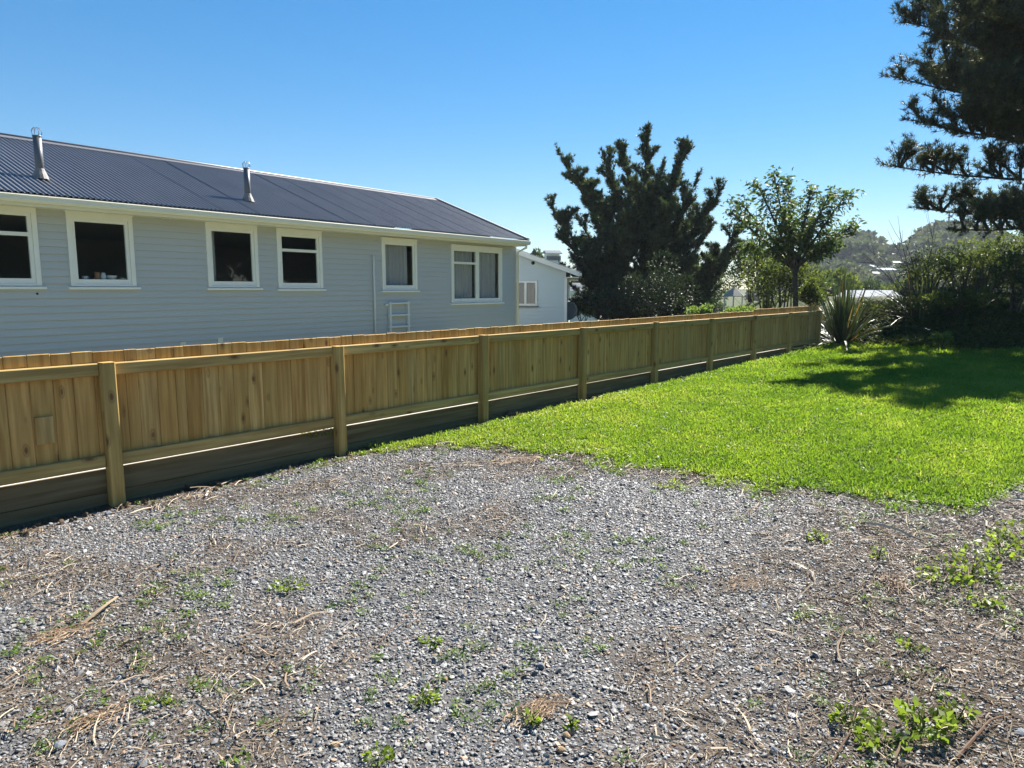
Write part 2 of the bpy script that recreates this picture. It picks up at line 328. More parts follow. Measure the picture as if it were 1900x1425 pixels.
def stone_mesh(i):
    bm = bmesh.new(); bmesh.ops.create_icosphere(bm, subdivisions=1, radius=.5); r = random.Random(i)
    for v in bm.verts: v.co *= r.uniform(.68, 1.12); v.co.z *= .45; v.co.x *= 1.15
    me = bpy.data.meshes.new('gravel_chip'); bm.to_mesh(me); bm.free(); me.materials.append(M['stone']); return me
N0 = 1350000
x, y = rnd_pts(N0, -8, 9, .12, 11); d = np.hypot(x, y)
keep = in_view(x, y, .12) & gravel_m(x, y) & (RNG.random(N0) < np.where(d < 5.5, 1.0, np.clip((5.5/d)**1.3, .3, 1)))
ld = lawn_d(x, y); u_, v_ = uv(x, y)
dirt = dirt_f(x, y)
keep &= RNG.random(N0) > dirt*.6
x, y, d = x[keep], y[keep], d[keep]; n = len(x)
s = np.exp(RNG.normal(math.log(.0118), .38, n))*np.where(d > 5.5, (d/5.5)**.55, 1); s = np.clip(s, .007, .05)
tn = np.clip(RNG.beta(2.2, 2.0, n)*.9, 0, .9); tn = np.where(RNG.random(n) < .07, RNG.uniform(.9, 1, n), tn)
scatter('gravel', np.c_[x, y, gz(x, y)+s*.12], RNG.normal(0, 1, (n, 3))*[.35, .35, 3], np.c_[s, s, s]*RNG.uniform(.7, 1.3, (n, 3)), RNG.integers(0, 8, n), tn,
        [stone_mesh(i) for i in range(8)], 'loose grey crushed gravel covering the parking area', 'gravel')

def clump_mesh(i, n=18, L=(.014, .032), W=(.5, .8), spread=.035, mat='grass', up=.55):
    r = np.random.default_rng(100+i); V = []; F = []
    for k in range(n):
        a = r.uniform(0, 6.28); el = r.uniform(.15, 1.25)*up*1.6; l = r.uniform(*L); w_ = l*r.uniform(*W)*.5
        dr = np.array([math.cos(a)*math.cos(el), math.sin(a)*math.cos(el), math.sin(el)]); b = np.array([*(r.normal(0, spread*.6, 2)), r.uniform(0, .012)])
        sd_ = np.cross(dr, [0, 0, 1.]); sd_ /= np.linalg.norm(sd_)+1e-6; c0 = len(V); mid = b+dr*l*.55; tip = b+dr*l-np.array([0, 0, l*.15])
        V += [b, mid+sd_*w_, tip, mid-sd_*w_]; F.append((c0, c0+1, c0+2, c0+3))
    return np_mesh('leaf_clump', V, F, M[mat])
N0 = 720000
x, y = rnd_pts(N0, -1, 22, .05, 15); d = np.hypot(x, y)
ldl = lawn_d(x, y); u_, v_ = uv(x, y)
keep = in_view(x, y, .12) & ((ldl > 0) | ((ldl > -.45) & (v_ > .15) & (RNG.random(N0) < .6*np.exp(ldl/.17)*(noise(x, y, .22, 61) > .45)))) & (u_ < 22) & (y < 22) & (RNG.random(N0) < np.clip((7.5/d)**1.6, .16, 1)*.95)
keep &= ~((lawn_d(x, y) < .25) & (RNG.random(N0) < .35)); x, y, d = x[keep], y[keep], d[keep]; n = len(x)
s = RNG.uniform(.75, 1.35, n)*np.clip((d/7.5)**.8, 1, 2.2)
tn = np.clip(.22+.5*noise(x, y, .5, 31)+.5*(noise(x, y, 1.9, 32)-.4)+RNG.normal(0, .14, n), 0, .93)
tn = np.where(RNG.random(n) < .008+.05*sst(.62, .8, noise(x, y, .8, 71)), RNG.uniform(.93, 1, n), tn)
scatter('grass', np.c_[x, y, gz(x, y)+.006], np.c_[np.zeros((n, 2)), RNG.uniform(0, 6.28, n)], np.c_[s, s, s*RNG.uniform(.6, 1.2, n)], np.where(RNG.random(n) < .85, RNG.integers(0, 4, n), RNG.integers(4, 6, n)), tn,
        [clump_mesh(i) for i in range(4)]+[clump_mesh(9+i, 16, (.025, .05), (.12, .2), .04, 'grass', .8) for i in range(2)], 'short bright green clover and grass of the lawn', 'grass')
def straw_mesh(i):
    r = random.Random(50+i); V = []; F = []; L = 1.0; k = 4; w_ = (.014, .02, .026)[i % 3]; b = r.uniform(-.16, .16)
    for j in range(k+1):
        t = j/k; x_ = (t-.5)*L; y_ = b*(t-.5)**2*2+r.uniform(-.02, .02); z_ = .05*math.sin(t*3.1)*r.uniform(.3, 1.5); ww = w_*(1-.7*t)
        V += [(x_, y_-ww, z_), (x_, y_+ww, z_+.02)]
        if j: c0 = 2*j-2; F.append((c0, c0+1, c0+3, c0+2))
    return np_mesh('straw_stalk', V, F, M['straw'])
N0 = 620000
x, y = rnd_pts(N0, -8, 10, .2, 11); d = np.hypot(x, y)
pt = sst(.5, .72, noise(x, y, .8, 21)*.6+noise(x, y, .25, 22)*.4)*.55+.03
pt = np.maximum(pt, sst(.22, .55, x/y)*sst(6.4, 4.4, y)*.95); ld = lawn_d(x, y); pt = np.maximum(pt, .85*np.exp(-((ld+.12)/.25)**2)*(v_[0]*0+1))
keep = in_view(x, y, .12) & (ld < .06) & (RNG.random(N0) < pt) & (RNG.random(N0) < np.clip((5/d)**1.2, .25, 1)); x, y, d = x[keep], y[keep], d[keep]; n = len(x)
s = np.exp(RNG.normal(math.log(.045), .5, n))*np.clip(d/5, 1, 1.6)
scatter('dry_litter', np.c_[x, y, gz(x, y)+.012], np.c_[RNG.normal(0, .18, (n, 2)), RNG.uniform(0, 6.28, n)], np.c_[s, s*RNG.uniform(.6, 1.6, n), s], RNG.integers(0, 5, n), RNG.beta(1.6, 1.5, n),
        [straw_mesh(i) for i in range(5)], 'dry straw and dead grass stalks littering the gravel', 'litter')
N0 = 9000
x, y = rnd_pts(N0, -8, 10, .2, 11); d = np.hypot(x, y); ra = x/np.maximum(y, .1)
keep = in_view(x, y, .12) & (lawn_d(x, y) < .0) & (RNG.random(N0) < sst(.36, .62, ra)*sst(6.2, 4.6, y)*.9+.035); x, y = x[keep], y[keep]; n = len(x); s = np.exp(RNG.normal(math.log(.10), .45, n))
scatter('dead_stalks', np.c_[x, y, gz(x, y)+.018], np.c_[RNG.normal(0, .22, (n, 2)), RNG.normal(.5, 1.0, n)], np.c_[s, s*RNG.uniform(.5, 1.0, n), s*1.4], RNG.integers(0, 5, n), RNG.beta(2.4, 1.4, n),
        [straw_mesh(20+i) for i in range(5)], 'longer pale dead stalks lying over the littered right corner', 'litter')
N0 = 15000
x, y = rnd_pts(N0, -8, 10, .15, 11); d = np.hypot(x, y); ld = lawn_d(x, y); u_, v_ = uv(x, y)
pt = .9*sst(.5, .8, noise(x, y, .55, 41))+.03+.7*np.exp(-((ld+.15)/.18)**2)+1.0*sst(.3, .6, x/y)*sst(6.0, 4.5, y)*sst(.5, .8, noise(x, y, .5, 42))+.35*np.exp(-((v_-.32)/.12)**2)*sst(-1, 1.5, u_)*sst(.3,.6,noise(x,y,.5,44))
keep = in_view(x, y, .12) & (ld < .05) & (RNG.random(N0) < pt); x, y = x[keep], y[keep]; n = len(x); s = RNG.uniform(.5, 1.2, n)
scatter('small_weeds', np.c_[x, y, gz(x, y)+.008], np.c_[np.zeros((n, 2)), RNG.uniform(0, 6.28, n)], np.c_[s, s, s], RNG.integers(0, 4, n), RNG.beta(2, 2, n),
        [clump_mesh(20+i, 26, (.010, .028), (.3, .6), .035, 'weed', .5) for i in range(4)], 'scattered small green weeds sprouting through the gravel', 'weeds')

# ------------------------------------------------------------------ fence
fence = thing('paling_fence', 'new pine paling fence with square posts running beside the gravel and lawn', 'fence', (F0[0], F0[1], 0), math.pi/2-FA)
PT, RT = 1.096, 1.088
ch = .008
post_me = MB().prism([(-.05+ch, -.1), (.05-ch, -.1), (.05, -.1+ch), (.05, -ch), (.05-ch, 0), (-.05+ch, 0), (-.05, -ch), (-.05, -.1+ch)], -.25, PT).mesh('post', M['post'], bevel=.003)
for i in range(-1, 9):
    o = ob('post', post_me, fence, (i*STEP, 0, random.uniform(-.006, .006))); o.rotation_euler = (random.uniform(-.006, .006), random.uniform(-.005, .005), random.uniform(-.02, .02))
rail_me = MB().box(-STEP/2+.053, STEP/2-.053, -.046, -.001, -.095, 0).mesh('rail', M['rail'], bevel=.007)
pl1 = MB().box(-STEP/2, STEP/2, .0, .045, -.178, 0).mesh('plinth_board', M['plinth'], bevel=.003)
for i in range(-2, 8):
    xc = (i+.5)*STEP
    for z in (RT, .38): ob('rail', rail_me, fence, (xc, 0, z+random.uniform(-.003, .003)))
    if i < 7:
        o = ob('plinth_board', pl1, fence, (xc, .002, .262)); ob('plinth_board', pl1, fence, (xc, .004, .080))
pals = [MB().box(-.0725, .0725, .002, .021, .284, 1.178).mesh('paling', M['paling'], bevel=.004)]
xx = -1.9*STEP; k = 0
while xx < 8*STEP+.04:
    wd = random.choice([1, 1, 1, .97, .94, 1.02, .98, .9, .55, .62]); o = ob('paling', pals[0], fence, (xx+.073*wd, random.uniform(-.001, .004), random.uniform(-.004, .004)+(.035 if xx > 6*STEP-.05 else 0)))
    o.scale = (wd, random.uniform(.9, 1.15), 1); o.rotation_euler = (0, random.uniform(-.0012, .0012), 0); xx += .1455*wd+random.uniform(.0002, .0022)
hu = uv(*at(107, 785, 4.93)[:2])[0]
MB().box(-.058, .058, -.022, -.003, .50, .70).build('patch_board', M['paling'], fence, bevel=.002, loc=(hu-.02, 0, .03))
# ------------------------------------------------------------------ main house
HA = R(36.4); HU = np.array([math.sin(HA), math.cos(HA)]); HN = np.array([-HU[1], HU[0]])   # along, and away from the camera
OVH = .46; EH = 1.40
g0 = at(0, 356, 1.0); r0 = ray(0, 356); g0 = np.array([0, 0, CAMH])+r0*(EH/r0[2])            # gutter lip at the left picture edge
HO = g0[:2]+HN*(OVH+.10); ZE = CAMH+EH
house = thing('weatherboard_house', 'long grey weatherboard house with dark corrugated roof behind the fence', 'house', (HO[0], HO[1], 0), math.pi/2-HA)
def wall_pt(px, py, O=HO, U=HU, Nn=HN, yoff=0.0):
    r = ray(px, py); o2 = O+Nn*yoff; t = (o2@Nn)/(r[:2]@Nn); p = np.array([0, 0, CAMH])+r*t
    return (p[:2]-O)@U, p[2]
hx = lambda px, py=480: wall_pt(px, py)[0]
HX0, HX1 = -4.5, hx(955, 520); ZB, ZT = -.05, ZE-.125
print('house', HO, HX1, ZE)
# windows: (px left, px right, px row of head, px row of sill top, layout, interior)
def wrect(l, r, top, bot):
    m = (l+r)/2; return hx(l, (top+bot)/2), hx(r, (top+bot)/2), wall_pt(m, bot)[1], wall_pt(m, top)[1]
WIN = [('a', -60, 70, 380, 530, 'T'), ('b', 125, 247, 398, 531, 'S'), ('c', 382, 477, 417, 533, 'S'), ('d', 513, 596, 428, 535, 'T'), ('e', 707, 772, 444, 538, 'S'), ('f', 836, 930, 458, 561, 'TM')]
WR = [wrect(l, r, t, b) for _, l, r, t, b, _ in WIN]
HOLES = [(a+.05, b-.05, c+.04, d-.05) for a, b, c, d in WR]
core = MB(); xs = HX0
for (a, b, c, d) in HOLES:
    core.box(xs, a, .0, .09, ZB, ZT); core.box(a, b, .0, .09, ZB, c); core.box(a, b, .0, .09, d, ZT); xs = b
core.box(xs, HX1, .0, .09, ZB, ZT); DEP = 6.4
core.box(HX0, HX1, DEP, DEP+.09, ZB, ZT); core.box(HX0, HX0+.09, .09, DEP, ZB, ZT); core.box(HX1-.09, HX1, .09, DEP, ZB, ZT)
core.box(HX0, HX1, .09, DEP, ZB+.2, ZB+.3); core.box(HX0, HX1, .09, DEP, ZT-.05, ZT-.02)
wall = core.build('wall', M['room'], house)
BH = .1185
def board_mesh(L, h):
    f = h/BH; return MB().prism([(0, 0), (-.032, 0), (-.032+.024*f, h+.006), (0, h+.006)], 0, L, 'x').mesh('weatherboard', M['board'])
z = ZB
while z < ZT-.01:
    h = min(BH, ZT-z); segs = []; cuts = sorted((a, b, c, d) for a, b, c, d in WR if c < z+h and d > z); xs = HX0
    for a, b, c, d in cuts:
        segs.append((xs, a, z, h))
        if c-z > .012: segs.append((a, b, z, c-z))
        if z+h-d > .012: segs.append((a, b, d, z+h-d))
        xs = b
    segs.append((xs, HX1-.02, z, h))
    for a, b, zz, hh in segs: ob('weatherboard', board_mesh(b-a, hh), wall, (a, random.uniform(-.0015, .001), zz))
    z += BH
# end wall boards (gable side, seen at an angle) joined under the corner board
MB().box(HX1-.02, HX1+.03, -.040, .12, ZB, ZT).build('corner_board', M['board'], house)
def gable(name, y0, y1, ym, z0, zm, x0, x1, mat, parent):
    return MB().prism([(y0, z0), (y1, z0), (ym, zm)], x0, x1, 'x').build(name, mat, parent)
W_ROOF = 3.66; RISE = 1.44; YE = -OVH-.10; YR = YE+W_ROOF
gable('gable_wall', 0, 2*YR, YR, ZT, ZT+RISE*(YR/W_ROOF)-.12, HX1-.08, HX1, M['board'], house)
def build_window(i, rect, lay, cur=None, mat=None, parent=house, nm='window'):
    x0, x1, z0, z1 = rect; f = .075
    b = MB().box(x0, x0+f, -.045, .05, z0, z1).box(x1-f, x1, -.045, .05, z0, z1).box(x0+f, x1-f, -.043, .05, z1-f-.02, z1).box(x0+f, x1-f, -.043, .05, z0, z0+.03)
    win = b.build(nm, M['white'], parent, bevel=.002)
    MB().box(x0-.015, x1+.015, -.06, -.002, z1, z1+.022).build('head_flashing', M['white'], win)
    MB().prism([(-.085, z0-.055), (-.085, z0-.018), (-.0, z0-.0), (-.0, z0-.055)], x0-.05, x1+.05, 'x').build('sill', M['white'], win)
    X0, X1, Z0, Z1 = x0+f, x1-f, z0+.03, z1-f-.02; panes = []
    if lay == 'S': panes = [(X0, X1, Z0, Z1)]
    elif lay == 'T': zt = Z0+(Z1-Z0)*.70; panes = [(X0, X1, Z0, zt), (X0, X1, zt, Z1)]
    else:
        xm = (X0+X1)/2; zt = Z0+(Z1-Z0)*.74; panes = [(X0, xm-.02, Z0, zt), (X0, xm-.02, zt, Z1), (xm+.02, X1, Z0, Z1)]
        MB().box(xm-.02, xm+.02, -.03, .05, Z0, Z1).build('mullion', M['white'], win)
    for (a, b_, c, d) in panes:
        s1 = .055; s2 = .085 if c == Z0 else .03; s3 = .03 if (lay != 'S' and d < Z1) else .05
        sash = MB().box(a, a+s1, -.022, .022, c, d).box(b_-s1, b_, -.022, .022, c, d).box(a+s1, b_-s1, -.020, .022, c, c+s2).box(a+s1, b_-s1, -.020, .022, d-s3, d).build('sash', M['white'], win, bevel=.002)
        MB().add([(a+s1-.005, .002, c+s2-.005), (b_-s1+.005, .002, c+s2-.005), (b_-s1+.005, .002, d-s3+.005), (a+s1-.005, .002, d-s3+.005)], [(0, 1, 2, 3)]).build('pane', M['glass'], win)
    return win
def curtain(label, x0, x1, z0, z1, mat, O, rz, y=.13, waves=7):
    n = 60; V = []; F = []
    for i in range(n+1):
        t = i/n; x_ = x0+(x1-x0)*t; yy = y+.022*math.sin(t*waves*6.28)+.012*math.sin(t*waves*15+1)
        V += [(x_, yy, z0), (x_, yy, z1)]
        if i: F.append((2*i-2, 2*i, 2*i+1, 2*i-1))
    o = ob('curtain', np_mesh('curtain', V, F, mat, None, True), None, (O[0], O[1], 0), rz); return tag(o, label, 'curtain', 'curtains behind the windows')
LAB = ['wide window with top light at the left edge of the picture', 'large single sash window with crockery on its sill', 'single sash window third from the left', 'narrow window with a small top light', 'narrow single sash window with grey curtain', 'paired window with top light near the house corner']
for i, (wn, rc) in enumerate(zip(WIN, WR)):
    wo = build_window(i, rc, wn[5]); wo['label'] = LAB[i]
RZH = math.pi/2-HA
a, b, c, d = WR[4]; curtain('grey curtain behind the narrow sash window right of the thin wall pipe', a+.12, b-.19, c+.1, d-.1, M['curtain'], HO, RZH, .14, 5)
a, b, c, d = WR[5]; m_ = (a+b)/2
curtain('grey curtain behind the left half of the paired corner window', a+.1, m_-.02, c+.1, d-.1, M['curtain'], HO, RZH, .17, 5)
curtain('pale grey curtain behind the right half of the paired corner window', m_+.03, b-.14, c+.1, d-.1, M['curtain'], HO, RZH, .13, 4)
a, b, c, d = WR[2]; curtain('blue grey net gathered at the left of the third window', a+.1, a+.28, c+.1, d-.1, M['curtain'], HO, RZH, .16, 2)
# crockery on the sill inside the second window
def lathe(name, prof, mat, n=16):
    V = [(r_*math.cos(2*math.pi*k/n), r_*math.sin(2*math.pi*k/n), z_) for r_, z_ in prof for k in range(n)]
    F = [(i*n+k, i*n+(k+1) % n, (i+1)*n+(k+1) % n, (i+1)*n+k) for i in range(len(prof)-1) for k in range(n)]
    return np_mesh(name, V, F, mat, None, True)
a, b, c, d = WR[1]
shelf = MB().box(a+.1, b-.1, .052, .20, c+.075, c+.095).build('inner_sill', M['white'], house)
def onsill(nm, me, fx, y, label, cat):
    p = HO+HU*(a+(b-a)*fx)+HN*y; o = ob(nm, me, None, (p[0], p[1], c+.096), RZH); tag(o, label, cat); return o
o = onsill('cup', lathe('cup', [(0, 0), (.03, 0), (.042, .03), (.045, .075), (.041, .075), (.036, .02), (0, .012)], M['ceramic']), .27, .12, 'small white cup at the left of the crockery in the second window', 'cup')
ha = MB().tube([(.042+.022*math.sin(t), 0, .04+.022*math.cos(t)) for t in np.linspace(0, 3.14, 7)], .005, 6).build('handle', M['ceramic'], o)
onsill('jug', lathe('jug', [(0, 0), (.035, 0), (.048, .04), (.04, .1), (.045, .14), (.04, .14), (.03, .05), (0, .02)], M['terracotta']), .46, .13, 'brown jug among the crockery in the second window', 'jug')
onsill('jar', lathe('jar', [(0, 0), (.04, 0), (.045, .02), (.045, .10), (.03, .12), (.032, .135), (.0, .135)], M['ceramic']), .55, .12, 'tall white jar in the middle of the crockery in the second window', 'jar')
onsill('bowl', lathe('bowl', [(0, 0), (.04, 0), (.075, .05), (.085, .09), (.08, .09), (.06, .04), (0, .012)], M['ceramic']), .68, .12, 'white bowl right of the jar in the second window', 'bowl')
onsill('dish', lathe('dish', [(0, 0), (.03, 0), (.055, .035), (.06, .05), (.055, .05), (.04, .02), (0, .01)], M['ceramic']), .86, .12, 'small white dish at the right of the crockery in the second window', 'dish')
# roof: corrugated sheets
PIT = .0845; NC = 9; SW = PIT*NC; SLOPE = math.atan2(RISE, W_ROOF); HXE = wall_pt(985, 446, yoff=YE)[0]-.10
def sheet_mesh(L, nc):
    seg = 8; n = nc*seg+3; V = []; F = []
    for i in range(n):
        x_ = i*PIT/seg; z_ = .0130*math.cos(x_/PIT*2*math.pi)+(.0015 if i < 5 else 0)
        V += [(x_, 0, z_), (x_, L/2, z_), (x_, L, z_)]
        if i: F += [(3*i-3, 3*i, 3*i+1, 3*i-2), (3*i-2, 3*i+1, 3*i+2, 3*i-1)]
    return np_mesh('roof_sheet', V, F, M['roof'], None, True)
roof = MB().box(HX0-.3, HXE-.02, YR-.02, YR+.02, ZE+RISE-.20, ZE+RISE-.03).build('roof', M['darkwood'], house)
sm = sheet_mesh(math.hypot(W_ROOF, RISE)+.02, NC); x_ = HXE-SW
while x_ > HX0-.8:
    o = ob('roof_sheet', sm, roof, (x_, YE+.04, ZE+.035)); o.rotation_euler = (SLOPE, random.uniform(-.0012, .0012), 0)
    x_ -= SW
MB().prism([(YR, ZE+RISE+.02), (2*YR-YE, ZE+.02), (2*YR-YE, ZE-.0), (YR, ZE+RISE)], HX0-.3, HXE, 'x').build('rear_slope', M['roof'], roof)
MB().tube([(HX0-.4, YR, ZE+RISE+.045), (HXE, YR, ZE+RISE+.045)], .03, 8).build('ridge_roll', M['roof'], roof, True)
MB().prism([(YR-.17, ZE+RISE-.030), (YR, ZE+RISE+.045), (YR+.17, ZE+RISE-.03), (YR, ZE+RISE+.03)], HX0-.4, HXE-.002, 'x').build('ridge_flashing', M['roof'], roof)
MB().prism([(YE, ZE+.075), (YR, ZE+RISE+.065), (YR, ZE+RISE-.09), (YE, ZE-.08)], HXE, HXE+.025, 'x').build('barge_board', M['white'], roof)
MB().prism([(YE+.02, ZE+.085), (YR, ZE+RISE+.075), (YR, ZE+RISE+.066), (YE+.02, ZE+.076)], HXE-.09, HXE+.045, 'x').build('barge_flashing', M['slateroof'], roof)
# gutter (open trough with moulded face), fascia, soffit
gp = [(YE, ZE), (YE-.006, ZE-.012), (YE+.004, ZE-.03), (YE+.004, ZE-.075), (YE+.03, ZE-.115), (YE+.10, ZE-.118), (YE+.10, ZE-.01), (YE+.092, ZE-.01), (YE+.092, ZE-.108), (YE+.036, ZE-.105), (YE+.014, ZE-.07), (YE+.014, ZE)]
gut = MB().prism(gp, HX0-.4, HXE+.10, 'x').build('gutter', M['cream'], house)
MB().box(HX0-.4, HXE+.02, YE+.105, YE+.13, ZE-.16, ZE+.02).build('fascia', M['cream'], house)
MB().box(HX0-.4, HXE, YE+.13, .0, ZT-.02, ZT-.003).build('soffit', M['cream'], house)
MB().box(HXE-.02, HXE+.015, YE+.131, .5, ZT-.03, ZE+.06).build('soffit_end', M['cream'], house)
xd = HX1+.05
MB().tube([(HXE-.05, YE+.06, ZE-.11), (HXE-.05, YE+.06, ZE-.20), (xd, -.075, ZE-.32), (xd, -.075, .1)], .036, 10).build('downpipe', M['white'], house, True)
# flues with wire balloon cowls
def flue(px, pyb, pyt, d, name='flue'):
    # base point on the roof plane
    nrm = np.array([*(HN*-math.sin(SLOPE)), math.cos(SLOPE)]); o3 = np.array([*(HO+HN*YE), ZE+.04]); r = ray(px, pyb); t = ((o3-[0, 0, CAMH])@nrm)/(r@nrm)
    p = np.array([0, 0, CAMH])+r*t; lx = (p[:2]-HO)@HU; ly = (p[:2]-HO)@HN; rt = ray(px, pyt); zt = CAMH+rt[2]*(p[1]/rt[1]); h = zt-p[2]
    fo = MB().tube([(lx, ly, p[2]-.1), (lx, ly, zt)], d/2, 16).tube([(lx, ly, zt-.02), (lx, ly, zt+.004)], d/2+.006, 16).build('flue', M['pipe'], house, True)
    for pl in fo.data.polygons: pl.use_smooth = len(pl.vertices) == 4
    MB().tube([(lx, ly-.01, p[2]-.055), (lx, ly, p[2]+.02), (lx, ly, p[2]+.08), (lx, ly, p[2]+.13)], [d*1.0, d*.86, d*.66, d*.53], 14, False).build('flashing_boot', M['lead'], fo)
    cw = MB(); rr = d*.62; zc = zt+rr*.72
    for k in range(4):
        a_ = k*math.pi/4; cw.tube([(lx+rr*math.sin(t)*math.cos(a_), ly+rr*math.sin(t)*math.sin(a_), zc+rr*math.cos(t)) for t in np.linspace(-2.3, 2.3, 17)], .0045, 5)
    cw.build('wire_cowl', M['wire'], fo); print('flue', lx, ly, h)
flue(75, 328, 252, .125); flue(460, 371, 312, .125)
# thin pipe, ladder-like bracket, vents on the wall
def wp(px, py): return wall_pt(px, py)
x0, z0 = wp(690, 476); MB().tube([(x0, -.01, z0+.03), (x0, -.06, z0), (x0, -.055, -.05)], .024, 8).build('wall_pipe', M['wallwhite'], house, True)
xa, za = wp(718, 560); xb, _ = wp(754, 560); lad = MB()
for xq in (xa, xb-.045): lad.box(xq, xq+.055, -.10, -.03, -.05, za-.005)
for k in range(4): zq = za-.02-k*.29; lad.box(xa-.03, xb+.02, -.115, -.032, zq-.04, zq)
lad.box(xa-.13, xa-.032, -.09, -.03, za-.10, za-.055); lad.build('ladder_bracket', M['wallwhite'], house)
for px in (407, 338):
    xv, zv = wp(px, 632 if px > 400 else 640); MB().box(xv-.05, xv+.06, -.036, -.022, zv-.12, zv+.06).build('wall_vent', M['cream'], house, bevel=.003)
MB().tube([(*[hx(68, 545)], -.03, wp(68, 545)[1]), (hx(68, 545), .0, wp(68, 545)[1])], .018, 8).build('wall_hole', M['dark'], house)

# ------------------------------------------------------------------ next house along the row
cpt = at(1050, 560, 26.0); NO = cpt[:2]; NA = R(5.6); RZN = math.pi/2-NA; NU = np.array([math.sin(NA), math.cos(NA)]); NN = np.array([-NU[1], NU[0]])
nh = thing('neighbouring_house', 'pale blue grey weatherboard house end with sloping white barge beyond the main house', 'house', (NO[0], NO[1], 0), RZN)
e2 = at(1080, 508, 25.55)[2]; PW = 4.4; pit2 = math.tan(R(19.6)); ov = .46
zt2 = e2+ov*pit2-.025
nw = MB().box(0, .08, 0, 2*PW-2*ov, -.8, zt2).box(.08, 9, 0, .08, -.8, zt2).box(8.9, 9, .08, 2*PW-2*ov, -.8, zt2).box(.08, 9, 2*PW-2*ov-.08, 2*PW-2*ov, -.8, zt2)
nw.prism([(0, zt2), (2*(PW-ov), zt2), (PW-ov, zt2+(PW-ov)*pit2)], .0, .08, 'x'); nwall = nw.build('wall', M['board2'], nh)
wy1 = None
def npt(px, py):      # point on the gable wall plane (local y, z)
    r = ray(px, py); t = (NO@NU)/(r[:2]@NU); p = np.array([0, 0, CAMH])+r*t; return (p[:2]-NO)@NN, p[2]
ya, zA = npt(997, 521); yb, zB = npt(945, 567)
z = -.3
while z < zt2+(PW-ov)*pit2-.05:
    ymax = 2*(PW-ov) if z < zt2 else None; y0_ = 0 if z < zt2-.02 else max(0, (z+.15-zt2)/pit2); y1_ = min(2*(PW-ov)-y0_, 5.2)
    segs = [(y0_, y1_)] if (z+.14 < zB-.03 or z > zA) else [(y0_, ya), (yb, y1_)]
    for a, b in segs:
        if b-a > .05: MB().prism([(.0, z), (-.02, z), (-.006, z+.145), (.0, z+.145)], a, b, 'y').build('weatherboard', M['board2'], nwall)
    z += .14
f = .07; nwin = MB().box(-.05, .02, ya, ya+f, zB, zA).box(-.05, .02, yb-f, yb, zB, zA).box(-.05, .02, ya+f, yb-f, zA-f, zA).box(-.05, .02, ya+f, yb-f, zB, zB+f).build('window', M['white'], nh)
ym = ya+(yb-ya)*.42
MB().box(-.05, .02, ym-.04, ym+.04, zB+f, zA-f).build('mullion', M['white'], nwin); MB().box(-.09, -.001, ya-.06, yb+.06, zB-.05, zB).build('sill', M['lead'], nwin)
for a, b in ((ya+f, ym-.04), (ym+.04, yb-f)): MB().add([(-.034, a, zB+f), (-.034, b, zB+f), (-.034, b, zA-f), (-.034, a, zA-f)], [(0, 3, 2, 1)]).build('pane', M['glass'], nwin)
n_ = 40; V = []; F = []
for i in range(n_+1):
    t = i/n_; V += [(-.018+.008*math.sin(t*17), ya+.06+(yb-ya-.12)*t, zB+.05), (-.018+.008*math.sin(t*17), ya+.06+(yb-ya-.12)*t, zA-.05)]
    if i: F.append((2*i-2, 2*i, 2*i+1, 2*i-1))
tag(ob('curtain', np_mesh('curtain', V, F, M['curtain2'], None, True), None, (NO[0], NO[1], 0), RZN), 'taupe curtain in the small window of the pale house end', 'curtain', 'curtains behind the windows')
yv, zv = npt(989, 488); MB().tube([(-.03, yv, zv), (-.012, yv, zv)], .065, 14).build('round_vent', M['dark'], nh)
rise2 = PW*pit2
for sgn in (0, 1):
    p = [(-ov, e2), (PW-ov, e2+rise2), (PW-ov, e2+rise2+.05), (-ov, e2+.05)]
    if sgn: p = [(2*(PW-ov)-a, b) for a, b in p][::-1]
    MB().prism(p, -.28, 9.3, 'x').build('roof_slope', M['roof'], nh)
MB().prism([(-ov-.02, e2-.10), (PW-ov, e2+rise2-.09), (PW-ov, e2+rise2+.075), (-ov-.02, e2+.065)], -.33, -.285, 'x').build('barge_board', M['white'], nh)
MB().prism([(-ov-.06, e2+.068), (PW-ov, e2+rise2+.079), (PW-ov, e2+rise2+.095), (-ov-.06, e2+.085)], -.36, -.20, 'x').build('barge_flashing', M['whiteroof'], nh)
MB().box(-.28, 9.3, -ov, -.002, e2-.14, e2-.11).build('soffit', M['white'], nh); MB().box(-.28, 9.3, -ov-.10, -ov-.005, e2-.07, e2+.04).build('gutter', M['white'], nh)
MB().box(-.035, .05, -.04, .06, -.8, e2-.15).build('corner_board', M['white'], nh)
# satellite dish on its long wall
dc = at(1056, 578, 26.6)
dish = thing('satellite_dish', 'round pale satellite dish at the corner of the pale house end', 'satellite dish', dc, 0)
dm = lathe('reflector', [(0, .0), (.15, .01), (.28, .045), (.36, .09), (.355, .10), (.28, .057), (.15, .022), (0, .012)], M['lead'], 20)
o = ob('reflector', dm, dish); o.rotation_euler = (R(75), 0, R(-25))
MB().tube([(0, .02, 0), (.0, .25, -.05), (-.05, .35, -.9)], .02, 6).build('mast', M['wire'], dish)

